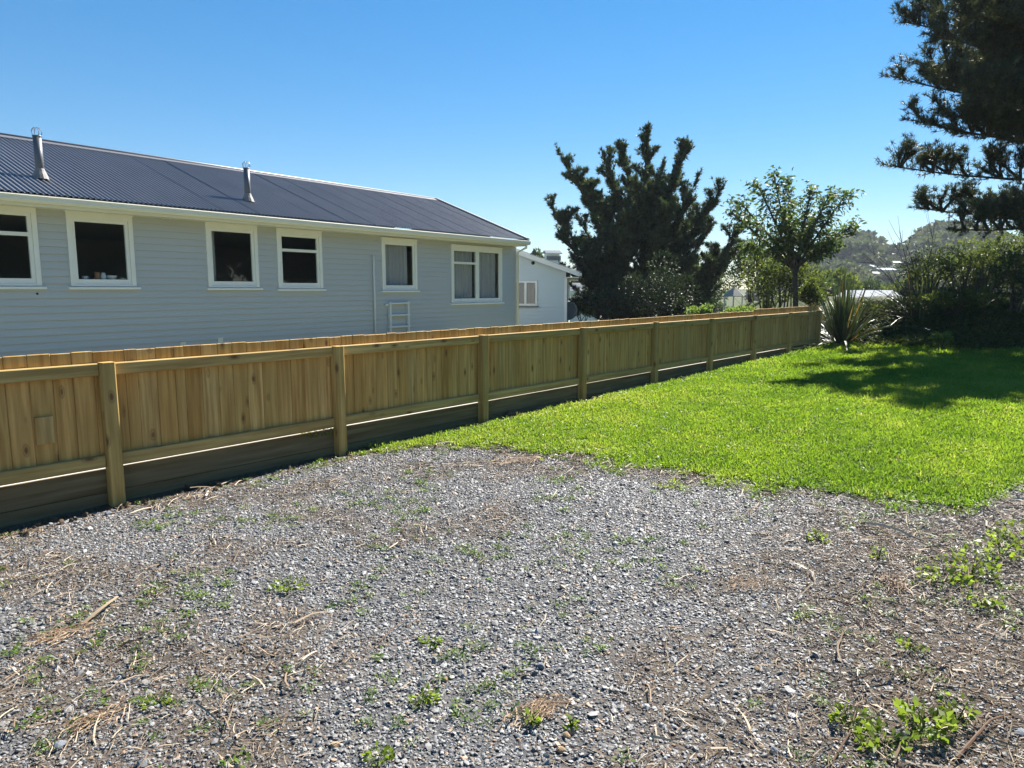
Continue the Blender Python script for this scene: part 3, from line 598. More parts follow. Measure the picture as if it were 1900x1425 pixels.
# ------------------------------------------------------------------ vegetation helpers
def unit(a): return a/(np.linalg.norm(a, axis=-1, keepdims=True)+1e-9)
def bez(a, b, c, n):
    t = np.linspace(0, 1, n)[:, None]; return (1-t)**2*a+2*t*(1-t)*b+t*t*c
def needles(C, D, k, L, W, spread, rng):           # k narrow triangles per tuft
    n = len(C); d = unit(np.repeat(D, k, 0)+rng.normal(0, spread, (n*k, 3))); b = np.repeat(C, k, 0)+rng.normal(0, L*.12, (n*k, 3))
    s = unit(np.cross(d, rng.normal(0, 1, (n*k, 3)))); l = (L*rng.uniform(.6, 1.15, n*k))[:, None]; w_ = (W*rng.uniform(.7, 1.2, n*k))[:, None]
    V = np.stack([b-s*w_, b+s*w_, b+d*l], 1).reshape(-1, 3); F = np.arange(n*k*3).reshape(-1, 3); return V, F
def leaves(P, D, L, W, rng, droop=0.0):            # one diamond leaf per point
    n = len(P); d = unit(D+np.array([0, 0, -droop])); nn = unit(np.cross(d, rng.normal(0, 1, (n, 3)))); l = (L*rng.uniform(.6, 1.2, n))[:, None]; w_ = (W*rng.uniform(.7, 1.2, n))[:, None]*.5
    up = unit(np.cross(d, nn)); V = np.stack([P, P+d*l*.45+nn*w_+up*w_*.4, P+d*l-up*w_*.3, P+d*l*.45-nn*w_+up*w_*.4], 1).reshape(-1, 3)
    return V, np.arange(n*4).reshape(-1, 4)
def limb_foliage(path, Lmax, rng, n_br, tstart=.22, up=.35, spacing=.13, tip_min=.27):
    """branchlets along a limb; returns tuft centres, directions, branchlet segments"""
    P = np.asarray(path); T = np.gradient(P, axis=0); C = []; D = []; B = []
    for k in range(n_br):
        t = tstart+(1-tstart)*(k+rng.random())/n_br; f = t*(len(P)-1); i = int(min(f, len(P)-2)); p = P[i]+(P[i+1]-P[i])*(f-i); tg = unit(T[i])
        side = unit(np.cross(tg, rng.normal(0, 1, 3))); d = unit(tg*rng.uniform(.45, .9)+side*rng.uniform(.6, 1.0)+np.array([0, 0, up*rng.uniform(.3, 1.3)]))
        L = (Lmax*(1-t)**(1.05 if tip_min < .15 else .6)+tip_min)*rng.uniform(.6, 1.15); m = max(2, int(L/spacing)); s = np.linspace(.25, 1, m)[:, None]
        q = p+d*L*s+np.array([0, 0, 1.])*(s**2)*L*.22*up*2+rng.normal(0, .02, (m, 3)); C.append(q); D.append(np.tile(d+np.array([0, 0, .35]), (m, 1))); B.append((p, q[-1]))
    m = 6; q = P[-1]+(P[-1]-P[-2])*np.linspace(-1, .4, m)[:, None]; C.append(q); D.append(np.tile(unit(P[-1]-P[-2]), (m, 1)))
    return np.concatenate(C), np.concatenate(D), B
def tree_from_limbs(name, label, base, trunk_path, trunk_r, limbs, mat, rng, tuft, group=None, Lmax=.9, n_br=26, limb_r=.06, up=.35, spacing=.13, mode='needle', tstart=.22, droop=0, tip=.27):
    t = thing(name, label, 'tree', base, 0, group); b0 = np.asarray(base, float); tb = MB(); tb.tube([p-b0 for p in trunk_path], trunk_r, 8)
    C = []; D = []
    for li in limbs:
        path, lm, nb = li if isinstance(li, tuple) else (li, Lmax, n_br)
        tb.tube([p-b0 for p in path[::2]]+[path[-1]-b0], list(np.linspace(limb_r, .012, len(path[::2])+1)), 5)
        c, d, B = limb_foliage(path, lm, rng, nb, tstart, up, spacing, tip); C.append(c); D.append(d)
        for p, q_ in B: tb.tube([p-b0, (p+q_)/2-b0+np.array([0, 0, -.02]), q_-b0], [.014, .010, .005], 3, False)
    tb.build('trunk', M['bark'], t); C = np.concatenate(C)-b0; D = np.concatenate(D)
    if mode == 'needle':
        k, L, W, sp = tuft; V, F = needles(C, unit(D), k, L, W, sp, rng); tn = np.repeat(np.clip(rng.normal(.45, .22, len(C)), 0, 1), k)
    else:
        k, L, W, sp = tuft; P = np.repeat(C, k, 0)+rng.normal(0, sp, (len(C)*k, 3)); dd = unit(np.repeat(D, k, 0)*.6+rng.normal(0, .6, (len(P), 3)))
        V, F = leaves(P, dd, L, W, rng, droop); tn = np.clip(rng.normal(.5, .25, len(F)), 0, 1)
    print(name, len(F)); ob('crown', np_mesh('crown', V, F, mat, tn), t); return t
def shrub(name, label, c, rad, n, L, W, mat, seed, group=None, droop=0.1, stems=7, lumps=14, cat='shrub', up=.5):
    rng = np.random.default_rng(seed); c = np.asarray(c, float); base = np.array([c[0], c[1], float(gz(c[0], c[1]))]); t = thing(name, label, cat, base, 0, group); rad = np.asarray(rad, float)
    lc = unit(rng.normal(0, 1, (lumps, 3)))*rng.uniform(.35, .95, (lumps, 1)); lc[:, 2] = np.abs(lc[:, 2])*1.1-.25; lr = rng.uniform(.22, .5, lumps)
    w_ = lr**2; k = rng.choice(lumps, n, p=w_/w_.sum()); dr = unit(rng.normal(0, 1, (n, 3))); P = lc[k]+dr*(lr[k]*rng.uniform(.55, 1.08, n)**.6)[:, None]
    P = c-base+P*rad; P[:, 2] = np.maximum(P[:, 2], .02); V, F = leaves(P, dr+np.array([0, 0, up])+rng.normal(0, .45, (n, 3)), L, W, rng, droop)
    ob('foliage', np_mesh('foliage', V, F, mat, np.clip(rng.normal(.45, .13, lumps)[k]+rng.normal(0, .17, n), 0, 1)), t); sb = MB()
    for i in range(stems):
        e = c-base+lc[i % lumps]*rad*.9; s0 = rng.normal(0, .1, 3)*[1, 1, 0]; sb.tube(bez(s0, s0*.5+e*[.3, .3, .6], e, 5), list(np.linspace(min(.035, .045*rad[0]), .006, 5)), 5)
    sb.build('stems', M['bark'], t); return t

def with_leaders(limbs, rng, per, length, lmax, nb, upw, tr=(.35, .95)):
    out = list(limbs)
    for path, lm, n_ in limbs:
        L = np.linalg.norm(path[-1]-path[0]); od = unit((path[-1]-path[0])*[1, 1, .4])
        for k in range(max(2, int(per*L))):
            t = rng.uniform(*tr); p = path[int(t*(len(path)-1))]; l = length*rng.uniform(.55, 1.15)*(1.25-.6*t)
            d = unit(od*rng.uniform(.2, .7)+np.array([0, 0, upw*rng.uniform(.7, 1.2)])+rng.normal(0, .5, 3)*[1, 1, .4]); e = p+d*l
            out.append((bez(p, p*.55+e*.45+od*l*.12, e, 7), lmax, int(nb*l/length)+5))
    return out
# dark many-leadered conifer behind the fence
rng = np.random.default_rng(5); YC = 30.0; bp = at(1195, 590, YC); bp[2] = .15
top = at(1203, 243, YC); tp = bez(bp, bp*.5+top*.5+np.array([-.15, 0, 0]), top, 12); limbs = [(tp[3:], .6, 60)]
for px, py, dy, s in [(1035, 277, -.8, .30), (1119, 284, -1.6, .38), (1153, 272, 1.2, .48), (1273, 262, .4, .42), (1298, 322, -1.8, .32), (1342, 345, .5, .25), (1018, 377, .3, .18), (1037, 428, -1.5, .12),
                      (1075, 330, 1.5, .25), (1232, 300, -1.6, .48), (1180, 330, -2.4, .34), (1100, 400, -2.4, .18), (1250, 370, -2.3, .25), (1320, 420, -1.2, .14), (1385, 415, 1.0, .15), (1375, 455, -.5, .10), (1060, 470, -1.6, .08), (1150, 440, -2.8, .12), (1220, 430, -2.8, .15), (1090, 500, -1.8, .06), (1290, 480, -1.8, .08), (1345, 500, .6, .08), (1060, 530, .8, .05), (1130, 500, 1.5, .06), (1095, 345, -.6, .28), (1135, 335, 1.4, .36), (1165, 390, -2.6, .28), (1225, 375, -2.2, .3), (1258, 325, 1.2, .38), (1285, 400, 1.6, .2), (1070, 400, 1.0, .18), (1320, 380, 1.4, .2), (1140, 540, -2.4, .05), (1240, 520, -2.4, .07), (1042, 490, -.6, .10), (1062, 560, -1.4, .03), (1110, 555, -2.2, .03), (1335, 530, -.4, .05), (1305, 560, -1.2, .03), (1360, 475, .3, .11)]:
    e = at(px, py, YC+dy); s0 = tp[int(s*11)]; mid = s0*.45+e*.55+np.array([0, 0, -.22*np.linalg.norm((e-s0)[:2])]); L = np.linalg.norm(e-s0)
    limbs.append((bez(s0, mid, e, 14), .80, int(14+L*9)))
tree_from_limbs('conifer_tree', 'large dark conifer with many upright pointed leaders left of the broadleaf tree', bp, tp, list(np.linspace(.24, .04, 12)), with_leaders(limbs, rng, 3.0, 1.05, .55, 17, .9, (.25, .93)), M['conifer'], rng, (16, .16, .015, .75), None, limb_r=.05, up=.55, spacing=.125, tip=.06)
# broadleaf tree at the far end of the fence
rng = np.random.default_rng(8); YD = 21.0; bp = at(1476, 600, YD); bp[2] = .2; cr = at(1474, 492, YD)
tp = bez(bp, (bp+cr)/2+np.array([.06, 0, 0]), cr, 6); limbs = []
for px, py, dy in [(1436, 326, 0), (1405, 342, -.5), (1462, 338, .6), (1372, 375, .3), (1357, 396, -.4), (1505, 353, -.3), (1540, 360, .5), (1569, 363, -.2), (1585, 418, .3), (1545, 450, -.6), (1386, 455, .4), (1455, 400, -.9), (1500, 405, .9)]:
    e = at(px, py, YD+dy); s0 = tp[-1]*.7+tp[-2]*.3+rng.normal(0, .04, 3); mid = s0*.5+e*.5+np.array([0, 0, .12]); limbs.append((bez(s0, mid, e, 10), .12, 30))
tree_from_limbs('broadleaf_tree', 'small broadleaf tree with drooping leaves rising behind the far fence end', bp, tp, list(np.linspace(.09, .07, 6)), limbs, M['cherry'], rng, (5, .165, .065, .07), None, limb_r=.045, up=.15, spacing=.10, mode='leaf', tstart=.2, droop=.75)
# big pine at the right edge; its trunk stands just outside the picture
rng = np.random.default_rng(21); YP = 20.5; bp = at(2040, 620, YP); bp[2] = float(gz(bp[0], bp[1]))-.1; top = bp+np.array([-.3, .2, 13.5])
tp = bez(bp, bp*.5+top*.5+np.array([.4, 0, 0]), top, 16); limbs = []
for px, py, dy, zs in [(1676, 40, -.5, 7.4), (1650, 140, .3, 5.6), (1684, 115, 1.2, 6.0), (1690, 222, -.6, 4.6), (1642, 305, .5, 3.4), (1700, 385, .8, 3.0), (1740, 60, -1.5, 6.5), (1730, 150, -1.2, 5.4), (1770, 100, 1.6, 6.0), (1725, 5, .8, 7.4), (1790, 20, -1.6, 7.2), (1800, 180, -1.8, 5.0), (1850, 120, 2.0, 6.0), (1770, 425, -.4, 2.3),
                       (1840, 60, 0, 7.0), (1880, 20, -2.0, 7.5), (1760, -60, .5, 8.2), (1850, -80, -1, 8.8), (1810, 240, 1.5, 4.2), (1860, 190, -1.4, 5.2), (1745, 205, .8, 4.9), (1830, 400, .9, 2.4), (1900, 430, .3, 2.2), (1890, 90, .8, 6.4)]:
    e = at(px, py, YP+dy*1.5); i = int(np.argmin(np.abs(tp[:, 2]-bp[2]-zs))); s0 = tp[i]; mid = s0*.45+e*.55+np.array([0, 0, -.35]); L = np.linalg.norm(e-s0)
    limbs.append((bez(s0, mid, e, 14), .55, int(9+L*4.5)))
for k in range(24):         # limbs away from the picture complete the crown
    a_ = R(rng.uniform(-60, 260)); zs = rng.uniform(3.5, 12.5); L = 4.4*(1-zs/16); i = int(np.argmin(np.abs(tp[:, 2]-bp[2]-zs))); e = tp[i]+np.array([math.cos(a_)*L, math.sin(a_)*L, .7]); limbs.append((bez(tp[i], tp[i]*.5+e*.5+np.array([0, 0, -.3]), e, 12), .6, int(8+L*5)))
tree_from_limbs('pine_tree', 'big dark pine with long needle tufts reaching in from the right edge', bp, tp, list(np.linspace(.30, .05, 16)), with_leaders(limbs, rng, 2.6, .95, .30, 12, .8, (.4, 1.0)), M['pine'], rng, (19, .16, .0095, .95), None, limb_r=.05, up=.6, spacing=.12, tstart=.34, tip=.2)

# shrubs and hedges behind the fence
def P3(px, py, Y): return at(px, py, Y)
def sh(name, label, px, pyc, Y, wpx, hpx, n, L, W, mat, seed, group=None, **kw):
    c = P3(px, pyc, Y); s_ = Y/FPX; return shrub(name, label, c, (wpx*s_/2, wpx*s_/2*.8, hpx*s_/2), n, L, W, M[mat], seed, group, **kw)
BG = 'shrubs beyond the fence'
sh('shrub', 'dark leafy shrub in front of the conifer trunk', 1220, 540, 24, 125, 140, 5200, .10, .045, 'shrubk', 1, BG, lumps=22)
sh('shrub', 'dark shrub at the conifer foot nearest the pale house', 1135, 565, 27, 140, 85, 4200, .10, .045, 'shrubk', 2, BG, lumps=18)
sh('shrub', 'bright green shrub beside the satellite dish', 1078, 577, 27.5, 46, 34, 1300, .085, .05, 'shrubl', 3, BG)
sh('shrub', 'tall green shrub behind the garden gazebo', 1395, 500, 34, 110, 140, 5200, .13, .07, 'shrubg', 4, BG, lumps=20)
sh('shrub', 'dark hedge mass left of the gazebo', 1325, 535, 38, 110, 110, 4200, .13, .07, 'shrubd', 5, BG, lumps=20)
sh('shrub', 'green shrub around the broadleaf tree trunk', 1455, 522, 23.5, 130, 135, 6400, .10, .05, 'shrubg', 6, BG, lumps=22)
sh('shrub', 'pale green shrub showing over the fence below the gazebo', 1385, 581, 21.5, 78, 30, 2300, .075, .045, 'shrubl', 7, BG, lumps=16)
sh('shrub', 'pale green shrub showing over the fence below the pergola', 1302, 580, 22, 56, 30, 1500, .075, .045, 'shrubl', 8, BG, lumps=12)
sh('shrub', 'dark leafy shrub between pergola and conifer', 1262, 580, 24, 40, 60, 1500, .08, .04, 'shrubd', 9, BG)
sh('shrub', 'yellow green shrub between the broadleaf tree and the flax', 1508, 552, 22, 60, 70, 2200, .08, .045, 'shrubg', 10, BG)
# shrubs on the shaded bank at the right
RB = 'shrubs on the shaded bank'
sh('shrub', 'olive bush with bare twigs rising above the bank', 1730, 500, 19.5, 125, 100, 2900, .075, .032, 'shrubg', 11, RB, lumps=24, stems=16)
sh('shrub', 'olive bush on the bank below the pine', 1830, 505, 20.5, 150, 115, 3400, .08, .034, 'shrubg', 12, RB, lumps=24, stems=16)
sh('shrub', 'dark bush at the right edge under the pine', 1890, 520, 19.0, 130, 150, 5600, .08, .034, 'shrubd', 13, RB, lumps=22)
sh('shrub', 'dark low bush on the bank behind the drooping flax', 1765, 560, 18.5, 170, 70, 3200, .08, .034, 'shrubg', 14, RB, lumps=22)
sh('shrub', 'low leafy shrub in the gap beyond the fence end', 1612, 590, 20, 70, 60, 2400, .075, .04, 'shrubg', 15, RB, lumps=16)
sh('shrub', 'tall dense bush at the back of the bank below the pine', 1810, 505, 23, 180, 110, 3800, .10, .05, 'shrubg', 17, RB, lumps=30)
sh('shrub', 'dense bush at the back of the bank by the right edge', 1930, 485, 23.5, 200, 190, 6600, .10, .05, 'shrubg', 18, RB, lumps=30)
sh('shrub', 'small pale leaved plant at the foot of the bank', 1748, 632, 15.6, 34, 26, 420, .075, .05, 'shrubl', 16, RB, lumps=9, stems=4)
def twiggy(name, label, c, n, L, seed, spread, lean=(0, 0, .6)):
    rng = np.random.default_rng(seed); base = np.array([c[0], c[1], float(gz(c[0], c[1]))]); t = thing(name, label, 'shrub', base); mb = MB()
    for i in range(n):
        d = unit(rng.normal(0, spread, 3)*[1, .7, .5]+np.array(lean)); l = L*rng.uniform(.5, 1.1); e = d*l; s0 = rng.normal(0, .15, 3)*[1, 1, 0]; md = e*.5+rng.normal(0, .12, 3); pth = bez(s0, md, e, 7); mb.tube(pth, list(np.linspace(.017, .004, 7)), 4)
        for k in range(5):
            p = pth[rng.integers(2, 6)]; dd = unit(d+rng.normal(0, .6, 3)); mb.tube([p, p+dd*l*.16, p+dd*l*.3+np.array([0, 0, .05])], [.007, .005, .003], 3)
    mb.build('branches', M['bark'], t); return t
twiggy('bare_shrub', 'tangle of bare grey branches leaning left over the gap by the flax', P3(1700, 590, 19.2), 34, 2.3, 3, .55, (-.75, 0, .38))
twiggy('bare_shrub', 'upright bare stems among the olive bushes', P3(1790, 560, 19.2), 26, 1.7, 4, .35, (-.1, 0, .9))
def flax(name, label, c, n, L, seed, w_=.035, arch=.6, spread=.45):
    rng = np.random.default_rng(seed); base = np.array([c[0], c[1], float(gz(c[0], c[1]))]); t = thing(name, label, 'flax', base); V = []; F = []; tn = []; k = 8
    for i in range(n):
        a_ = rng.uniform(0, 6.28); el = np.clip(rng.normal(1.15, spread), .25, 1.55); l = L*rng.uniform(.55, 1.1); d = np.array([math.cos(a_)*math.cos(el), math.sin(a_)*math.cos(el), math.sin(el)]); s0 = np.array([math.cos(a_), math.sin(a_), 0])*rng.uniform(0, .22)
        sd_ = unit(np.cross(d, [0, 0, 1.])); ar = arch*rng.uniform(.2, 1.3)*l*math.cos(el); tv = rng.random(); wv = w_*rng.uniform(.7, 1.2)
        for j in range(k+1):
            s_ = j/k; p = s0+d*l*s_+np.array([d[0], d[1], -1.0])*ar*s_**3*.6; p[2] = max(p[2], .01); ww = wv*(.55+1.2*s_-1.72*s_**2)
            fold = np.array([0, 0, ww*.35]); V += [p-sd_*ww+fold, p, p+sd_*ww+fold]
            if j:
                c0 = len(V)-6; F += [(c0, c0+1, c0+4, c0+3), (c0+1, c0+2, c0+5, c0+4)]; tn += [tv*.92+(.08 if tv > .93 else 0)]*2
    ob('blades', np_mesh('blades', V, F, M['flax'], tn), t); return t
flax('flax_bush', 'tall spiky flax bush standing at the far end of the fence', P3(1562, 648, 18.4), 210, 1.95, 5, .033, .7, .5)
flax('flax_bush', 'spiky flax rising behind the fence beside the broadleaf tree', P3(1420, 600, 24), 70, 1.7, 6)
flax('flax_bush', 'dark arching flax on the shaded bank', P3(1705, 600, 18.6), 55, 1.5, 7, .022, 1.0, .4)
flax('flax_bush', 'dark flax at the right under the bush', P3(1815, 600, 19.2), 45, 1.4, 8, .022, .8, .35)
# ground cover on the bank
N0 = 26000
x = RNG.uniform(7.5, 18, N0); y = RNG.uniform(14.5, 23, N0); bz = sst(15.2, 19.5, y-.25*(x-9))*sst(8.4, 12, x)
keep = (bz > .06) & (RNG.random(N0) < .8); x, y = x[keep], y[keep]; n = len(x); s = RNG.uniform(2.0, 4.6, n)
scatter('bank_ground_cover', np.c_[x, y, gz(x, y)], np.c_[np.zeros((n, 2)), RNG.uniform(0, 6.28, n)], np.c_[s, s, s], RNG.integers(0, 3, n), np.clip(RNG.normal(.2, .15, n)+.3*noise(x, y, 1.0, 55)-.1, 0, 1),
        [clump_mesh(40+i, 14, (.03, .06), (.2, .6), .04, 'cover', .7) for i in range(3)], 'dark weedy ground cover over the shaded bank', 'ground cover')

# ------------------------------------------------------------------ garden structures
c = P3(1360, 578, 35); gz_t = thing('gazebo', 'small garden gazebo with pale conical roof beyond the fence', 'gazebo', (c[0], c[1], .1)); r_ = .52
zr0 = at(1360, 549, 35)[2]-.1; zr1 = at(1360, 531, 35)[2]-.1
for k in range(6):
    a_ = k*math.pi/3+.2; MB().tube([(r_*.9*math.cos(a_), r_*.9*math.sin(a_), 0), (r_*.9*math.cos(a_), r_*.9*math.sin(a_), zr0)], .022, 6).build('post', M['white'], gz_t)
for k in range(6):
    a_, b_ = k*math.pi/3+.2, (k+1)*math.pi/3+.2; A = (r_*1.08*math.cos(a_), r_*1.08*math.sin(a_), zr0); B = (r_*1.08*math.cos(b_), r_*1.08*math.sin(b_), zr0)
    MB().add([A, B, (0, 0, zr1), (A[0], A[1], A[2]-.03), (B[0], B[1], B[2]-.03), (0, 0, zr1-.03)], [(0, 1, 2), (3, 5, 4), (0, 3, 4, 1)]).build('roof_panel', M['whiteroof'], gz_t)
MB().tube([(0, 0, zr1-.02), (0, 0, zr1+.10)], [.03, .01], 6).build('finial', M['white'], gz_t)
c = P3(1287, 590, 31); pg = thing('pergola', 'dark timber pergola post and beam right of the conifer', 'pergola', (c[0], c[1], .1)); zt_ = at(1287, 537, 31)[2]-.1
for dx, dy in ((0, 0), (-1.1, .1), (0, 1.6), (-1.1, 1.7)): MB().box(dx-.06, dx+.06, dy-.06, dy+.06, 0, zt_).build('post', M['darkwood'], pg)
MB().box(-1.4, .35, -.08, -.0625, zt_-.12, zt_+.04).build('beam', M['darkwood'], pg); MB().box(-1.4, .35, -.2, 1.9, zt_+.045, zt_+.12).build('roof_slab', M['darkwood'], pg)

# ------------------------------------------------------------------ far houses
def far_house(label, px, py_eave, Y, w_, d_, h_, rise, mats, rz, group='houses on the far hillside', hip=False, nwin=3):
    p = P3(px, py_eave, Y); t = thing('far_house', label, 'house', (p[0], p[1], p[2]-h_), rz, group)
    wl = MB().box(-w_/2, w_/2, -d_/2, d_/2, -2.5, h_).build('wall', M[mats[0]], t); o = .4; i_ = w_/2*.55 if hip else 0
    MB().add([(-w_/2-o, -d_/2-o, h_), (w_/2+o, -d_/2-o, h_), (w_/2+o, d_/2+o, h_), (-w_/2-o, d_/2+o, h_), (-w_/2-o+i_, 0, h_+rise), (w_/2+o-i_, 0, h_+rise)],
             [(0, 1, 5, 4), (2, 3, 4, 5), (1, 2, 5), (3, 0, 4), (3, 2, 1, 0)]).build('roof', M[mats[1]], t)
    MB().box(-w_/2-o-.05, w_/2+o+.05, -d_/2-o-.06, -d_/2-o-.005, h_-.22, h_+.0).build('fascia', M['white'], t)
    for k in range(nwin):
        xw = -w_/2+w_*(k+.5)/nwin; wn = MB().box(xw-.7, xw+.7, -d_/2-.06, -d_/2-.005, h_*.35, h_*.78).build('window', M['white'], t)
        MB().box(xw-.6, xw+.6, -d_/2-.075, -d_/2-.061, h_*.39, h_*.74).build('pane', M['darkroof'], wn)
    return t
far_house('house with blue grey hipped roof seen through the branches past the fence end', 1610, 566, 46, 4.2, 5, 2.4, .95, ('white', 'slateroof'), R(-35), 'houses below the hill', True)
far_house('house with charcoal roof and white fascia beyond the pale house end', 1066, 539, 52, 3.8, 5, 2.4, .55, ('white', 'darkroof'), R(-12), 'houses below the hill')
def hillz(px):
    return np.interp(px, [1440, 1480, 1510, 1540, 1580, 1620, 1660, 1690, 1710, 1737, 1765, 1800, 1850, 1900, 1980, 2100], [530, 505, 482, 469, 463, 464, 461, 449, 440, 433, 438, 452, 462, 476, 500, 528])
HD = 360.
pxs = np.linspace(1420, 2120, 90); ts = np.linspace(0, 1.6, 40); V = []
def hill_pt(px, t):
    Y = 190+(HD-190)*t; zt_ = at(px, hillz(px), HD)[2]; prof = math.sin(min(t, 1)*math.pi/2)**1.15 if t <= 1 else math.cos((t-1)*1.5)
    return np.array([(px-CX)/FPX*Y*1.008, Y, -3.6+(zt_+3.6)*prof])
for px in pxs:
    for t in ts: V.append(hill_pt(px, t)+np.array([0, 0, (float(noise(px, t*300, 40, 3))-.5)*2.5*(0 if abs(t-1) < .1 else 1)]))
nb = len(ts); F = [(i*nb+j, (i+1)*nb+j, (i+1)*nb+j+1, i*nb+j+1) for i in range(len(pxs)-1) for j in range(nb-1)]
tag(ob('hill', np_mesh('hill', V, F, M['rough'], None, True)), 'bush covered hill on the right skyline', 'hill', kind='structure')
def blob_mesh(i):
    r = np.random.default_rng(70+i); n = 260; d = unit(r.normal(0, 1, (n, 3))); d[:, 2] = np.abs(d[:, 2]); P = d*r.uniform(.55, 1.0, (n, 1))*[.6, .6, .55]; V, F = leaves(P, d+r.normal(0, .6, (n, 3)), .22, .19, r); return np_mesh('bush_clump', V, F, M['bush'])
n = 5200; pp = RNG.uniform(1425, 2100, n); tt = RNG.uniform(0.02, 1.03, n)**.8; Q = np.array([hill_pt(a, b) for a, b in zip(pp, tt)]); s = np.exp(RNG.normal(math.log(3.6), .4, n))*np.where(tt > .92, .55, 1)*np.where((pp > 1590) & (pp < 1690), .45, 1)
scatter('hill_bush', Q, np.c_[np.zeros((n, 2)), RNG.uniform(0, 6.28, n)], np.c_[s*1.25, s*1.25, s], RNG.integers(0, 4, n), np.clip(RNG.normal(.4, .22, n), 0, 1), [blob_mesh(i) for i in range(4)], 'scrubby bush covering the far hill', 'bush')
for lb, px, py, mt in [('long white roofed house highest in the cluster on the hillside', 1655, 488, 'whiteroof'), ('white roofed house left of and below the long roof on the hillside', 1632, 495, 'whiteroof'), ('white roofed house with two storeys in the hillside cluster', 1640, 501, 'whiteroof'), ('low grey roofed house at the left of the hillside cluster', 1612, 508, 'slateroof'), ('small white house at the right of the hillside cluster', 1664, 511, 'whiteroof'), ('small flat topped house on the hill skyline', 1672, 455, 'slateroof')]:
    t_ = next((q for q in np.linspace(.05, 1, 96) if CAMH+(535-py-7)/FPX*hill_pt(px, q)[1] < hill_pt(px, q)[2]), .97); far_house(lb, px, py, 190+(HD-190)*t_, 5.0 if 'long' not in lb else 7.0, 5, 2.6, .7, ('white', mt), R(random.uniform(-15, 15)))
p = hill_pt(1737, 1.0); mt_ = thing('radio_mast', 'thin mast standing on the hilltop', 'mast', (p[0], p[1], p[2]-.5)); MB().tube([(0, 0, 0), (0, 0, 11.5)], [.5, .35], 6).build('pole', M['lead'], mt_)
# middle-distance trees
MT = 'trees in the middle distance'
for lb, px, pyt, Y, wpx, mat, sd_ in [('rounded olive tree below the hill right of the broadleaf tree', 1555, 488, 62, 110, 'shrubg', 31), ('dark low trees left of the blue grey roof', 1520, 515, 58, 70, 'shrubd', 32), ('dark tree behind the hillside house cluster foot', 1625, 515, 80, 90, 'shrubd', 33), ('olive tree right of the blue grey roof', 1690, 505, 66, 80, 'shrubg', 34),
                                  ('dark tree behind the charcoal roofed house', 1075, 505, 64, 110, 'shrubd', 35), ('far tree behind the pergola', 1290, 531, 70, 120, 'shrubd', 36), ('far tree beyond the ridge end of the main house', 1000, 470, 75, 70, 'shrubd', 37)]:
    s_ = Y/FPX; zt_ = at(px, pyt, Y)[2]; zb = float(gz(at(px, pyt, Y)[0], Y)); h = zt_-zb; rng = np.random.default_rng(sd_)
    shrub('distant_tree', lb, (at(px, pyt, Y)[0], Y, zb+h*.45), (wpx*s_/2, wpx*s_/2, h*.55), 3600, .42, .26, M[mat], sd_, MT, cat='tree', lumps=22)
far_house('pale house on the slope behind the pale house end', 1024, 470, 150, 2.6, 3, 2.4, .6, ('white', 'darkroof'), R(10), 'houses below the hill')

ORD = ('first', 'second', 'third', 'fourth', 'fifth', 'sixth', 'seventh', 'eighth')
for k in range(8):  # unseen trees added at the right so the window glass reflects dark foliage
    x_, y_ = 28+3*(k % 2), 27-3.9*k; shrub('reflection_tree', 'dark evergreen added outside the view for window reflections, %s counted from the pine' % ORD[k], (x_, y_, 4.6), (3.6, 3.6, 5.0), 5200, .5, .34, M['shrubd'], 60+k, 'unseen evergreens added for window reflections', cat='tree', lumps=24)

# ------------------------------------------------------------------ single weeds, stones and debris in the foreground
def gp_(px, py): p = gnd(px, py, 0); return np.array([p[0], p[1], float(gz(p[0], p[1]))])
def weed(label, px, py, n, r_, h_, L, seed):
    n *= 2; rng = np.random.default_rng(seed); p = gp_(px, py); t = thing('weed', label, 'weed', p, 0, 'weeds in the gravel'); a_ = rng.uniform(0, 6.28, n); rr = r_*np.sqrt(rng.random(n)); P = np.c_[rr*np.cos(a_), rr*np.sin(a_), h_*rng.random(n)]
    D = np.c_[np.cos(a_), np.sin(a_), rng.uniform(.2, 1.0, n)]; V, F = leaves(P, D+rng.normal(0, .3, (n, 3)), L*.72, L*.5, rng, .1); ob('leaves', np_mesh('leaves', V, F, M['weedg'], rng.beta(2, 1.6, n)), t)
    sb = MB()
    for k in range(min(n, 14)): sb.tube([(0, 0, 0), (P[k][0]*.6, P[k][1]*.6, P[k][2]*.7), tuple(P[k])], [.003, .002, .001], 3)
    sb.build('stems', M['weedg'], t)
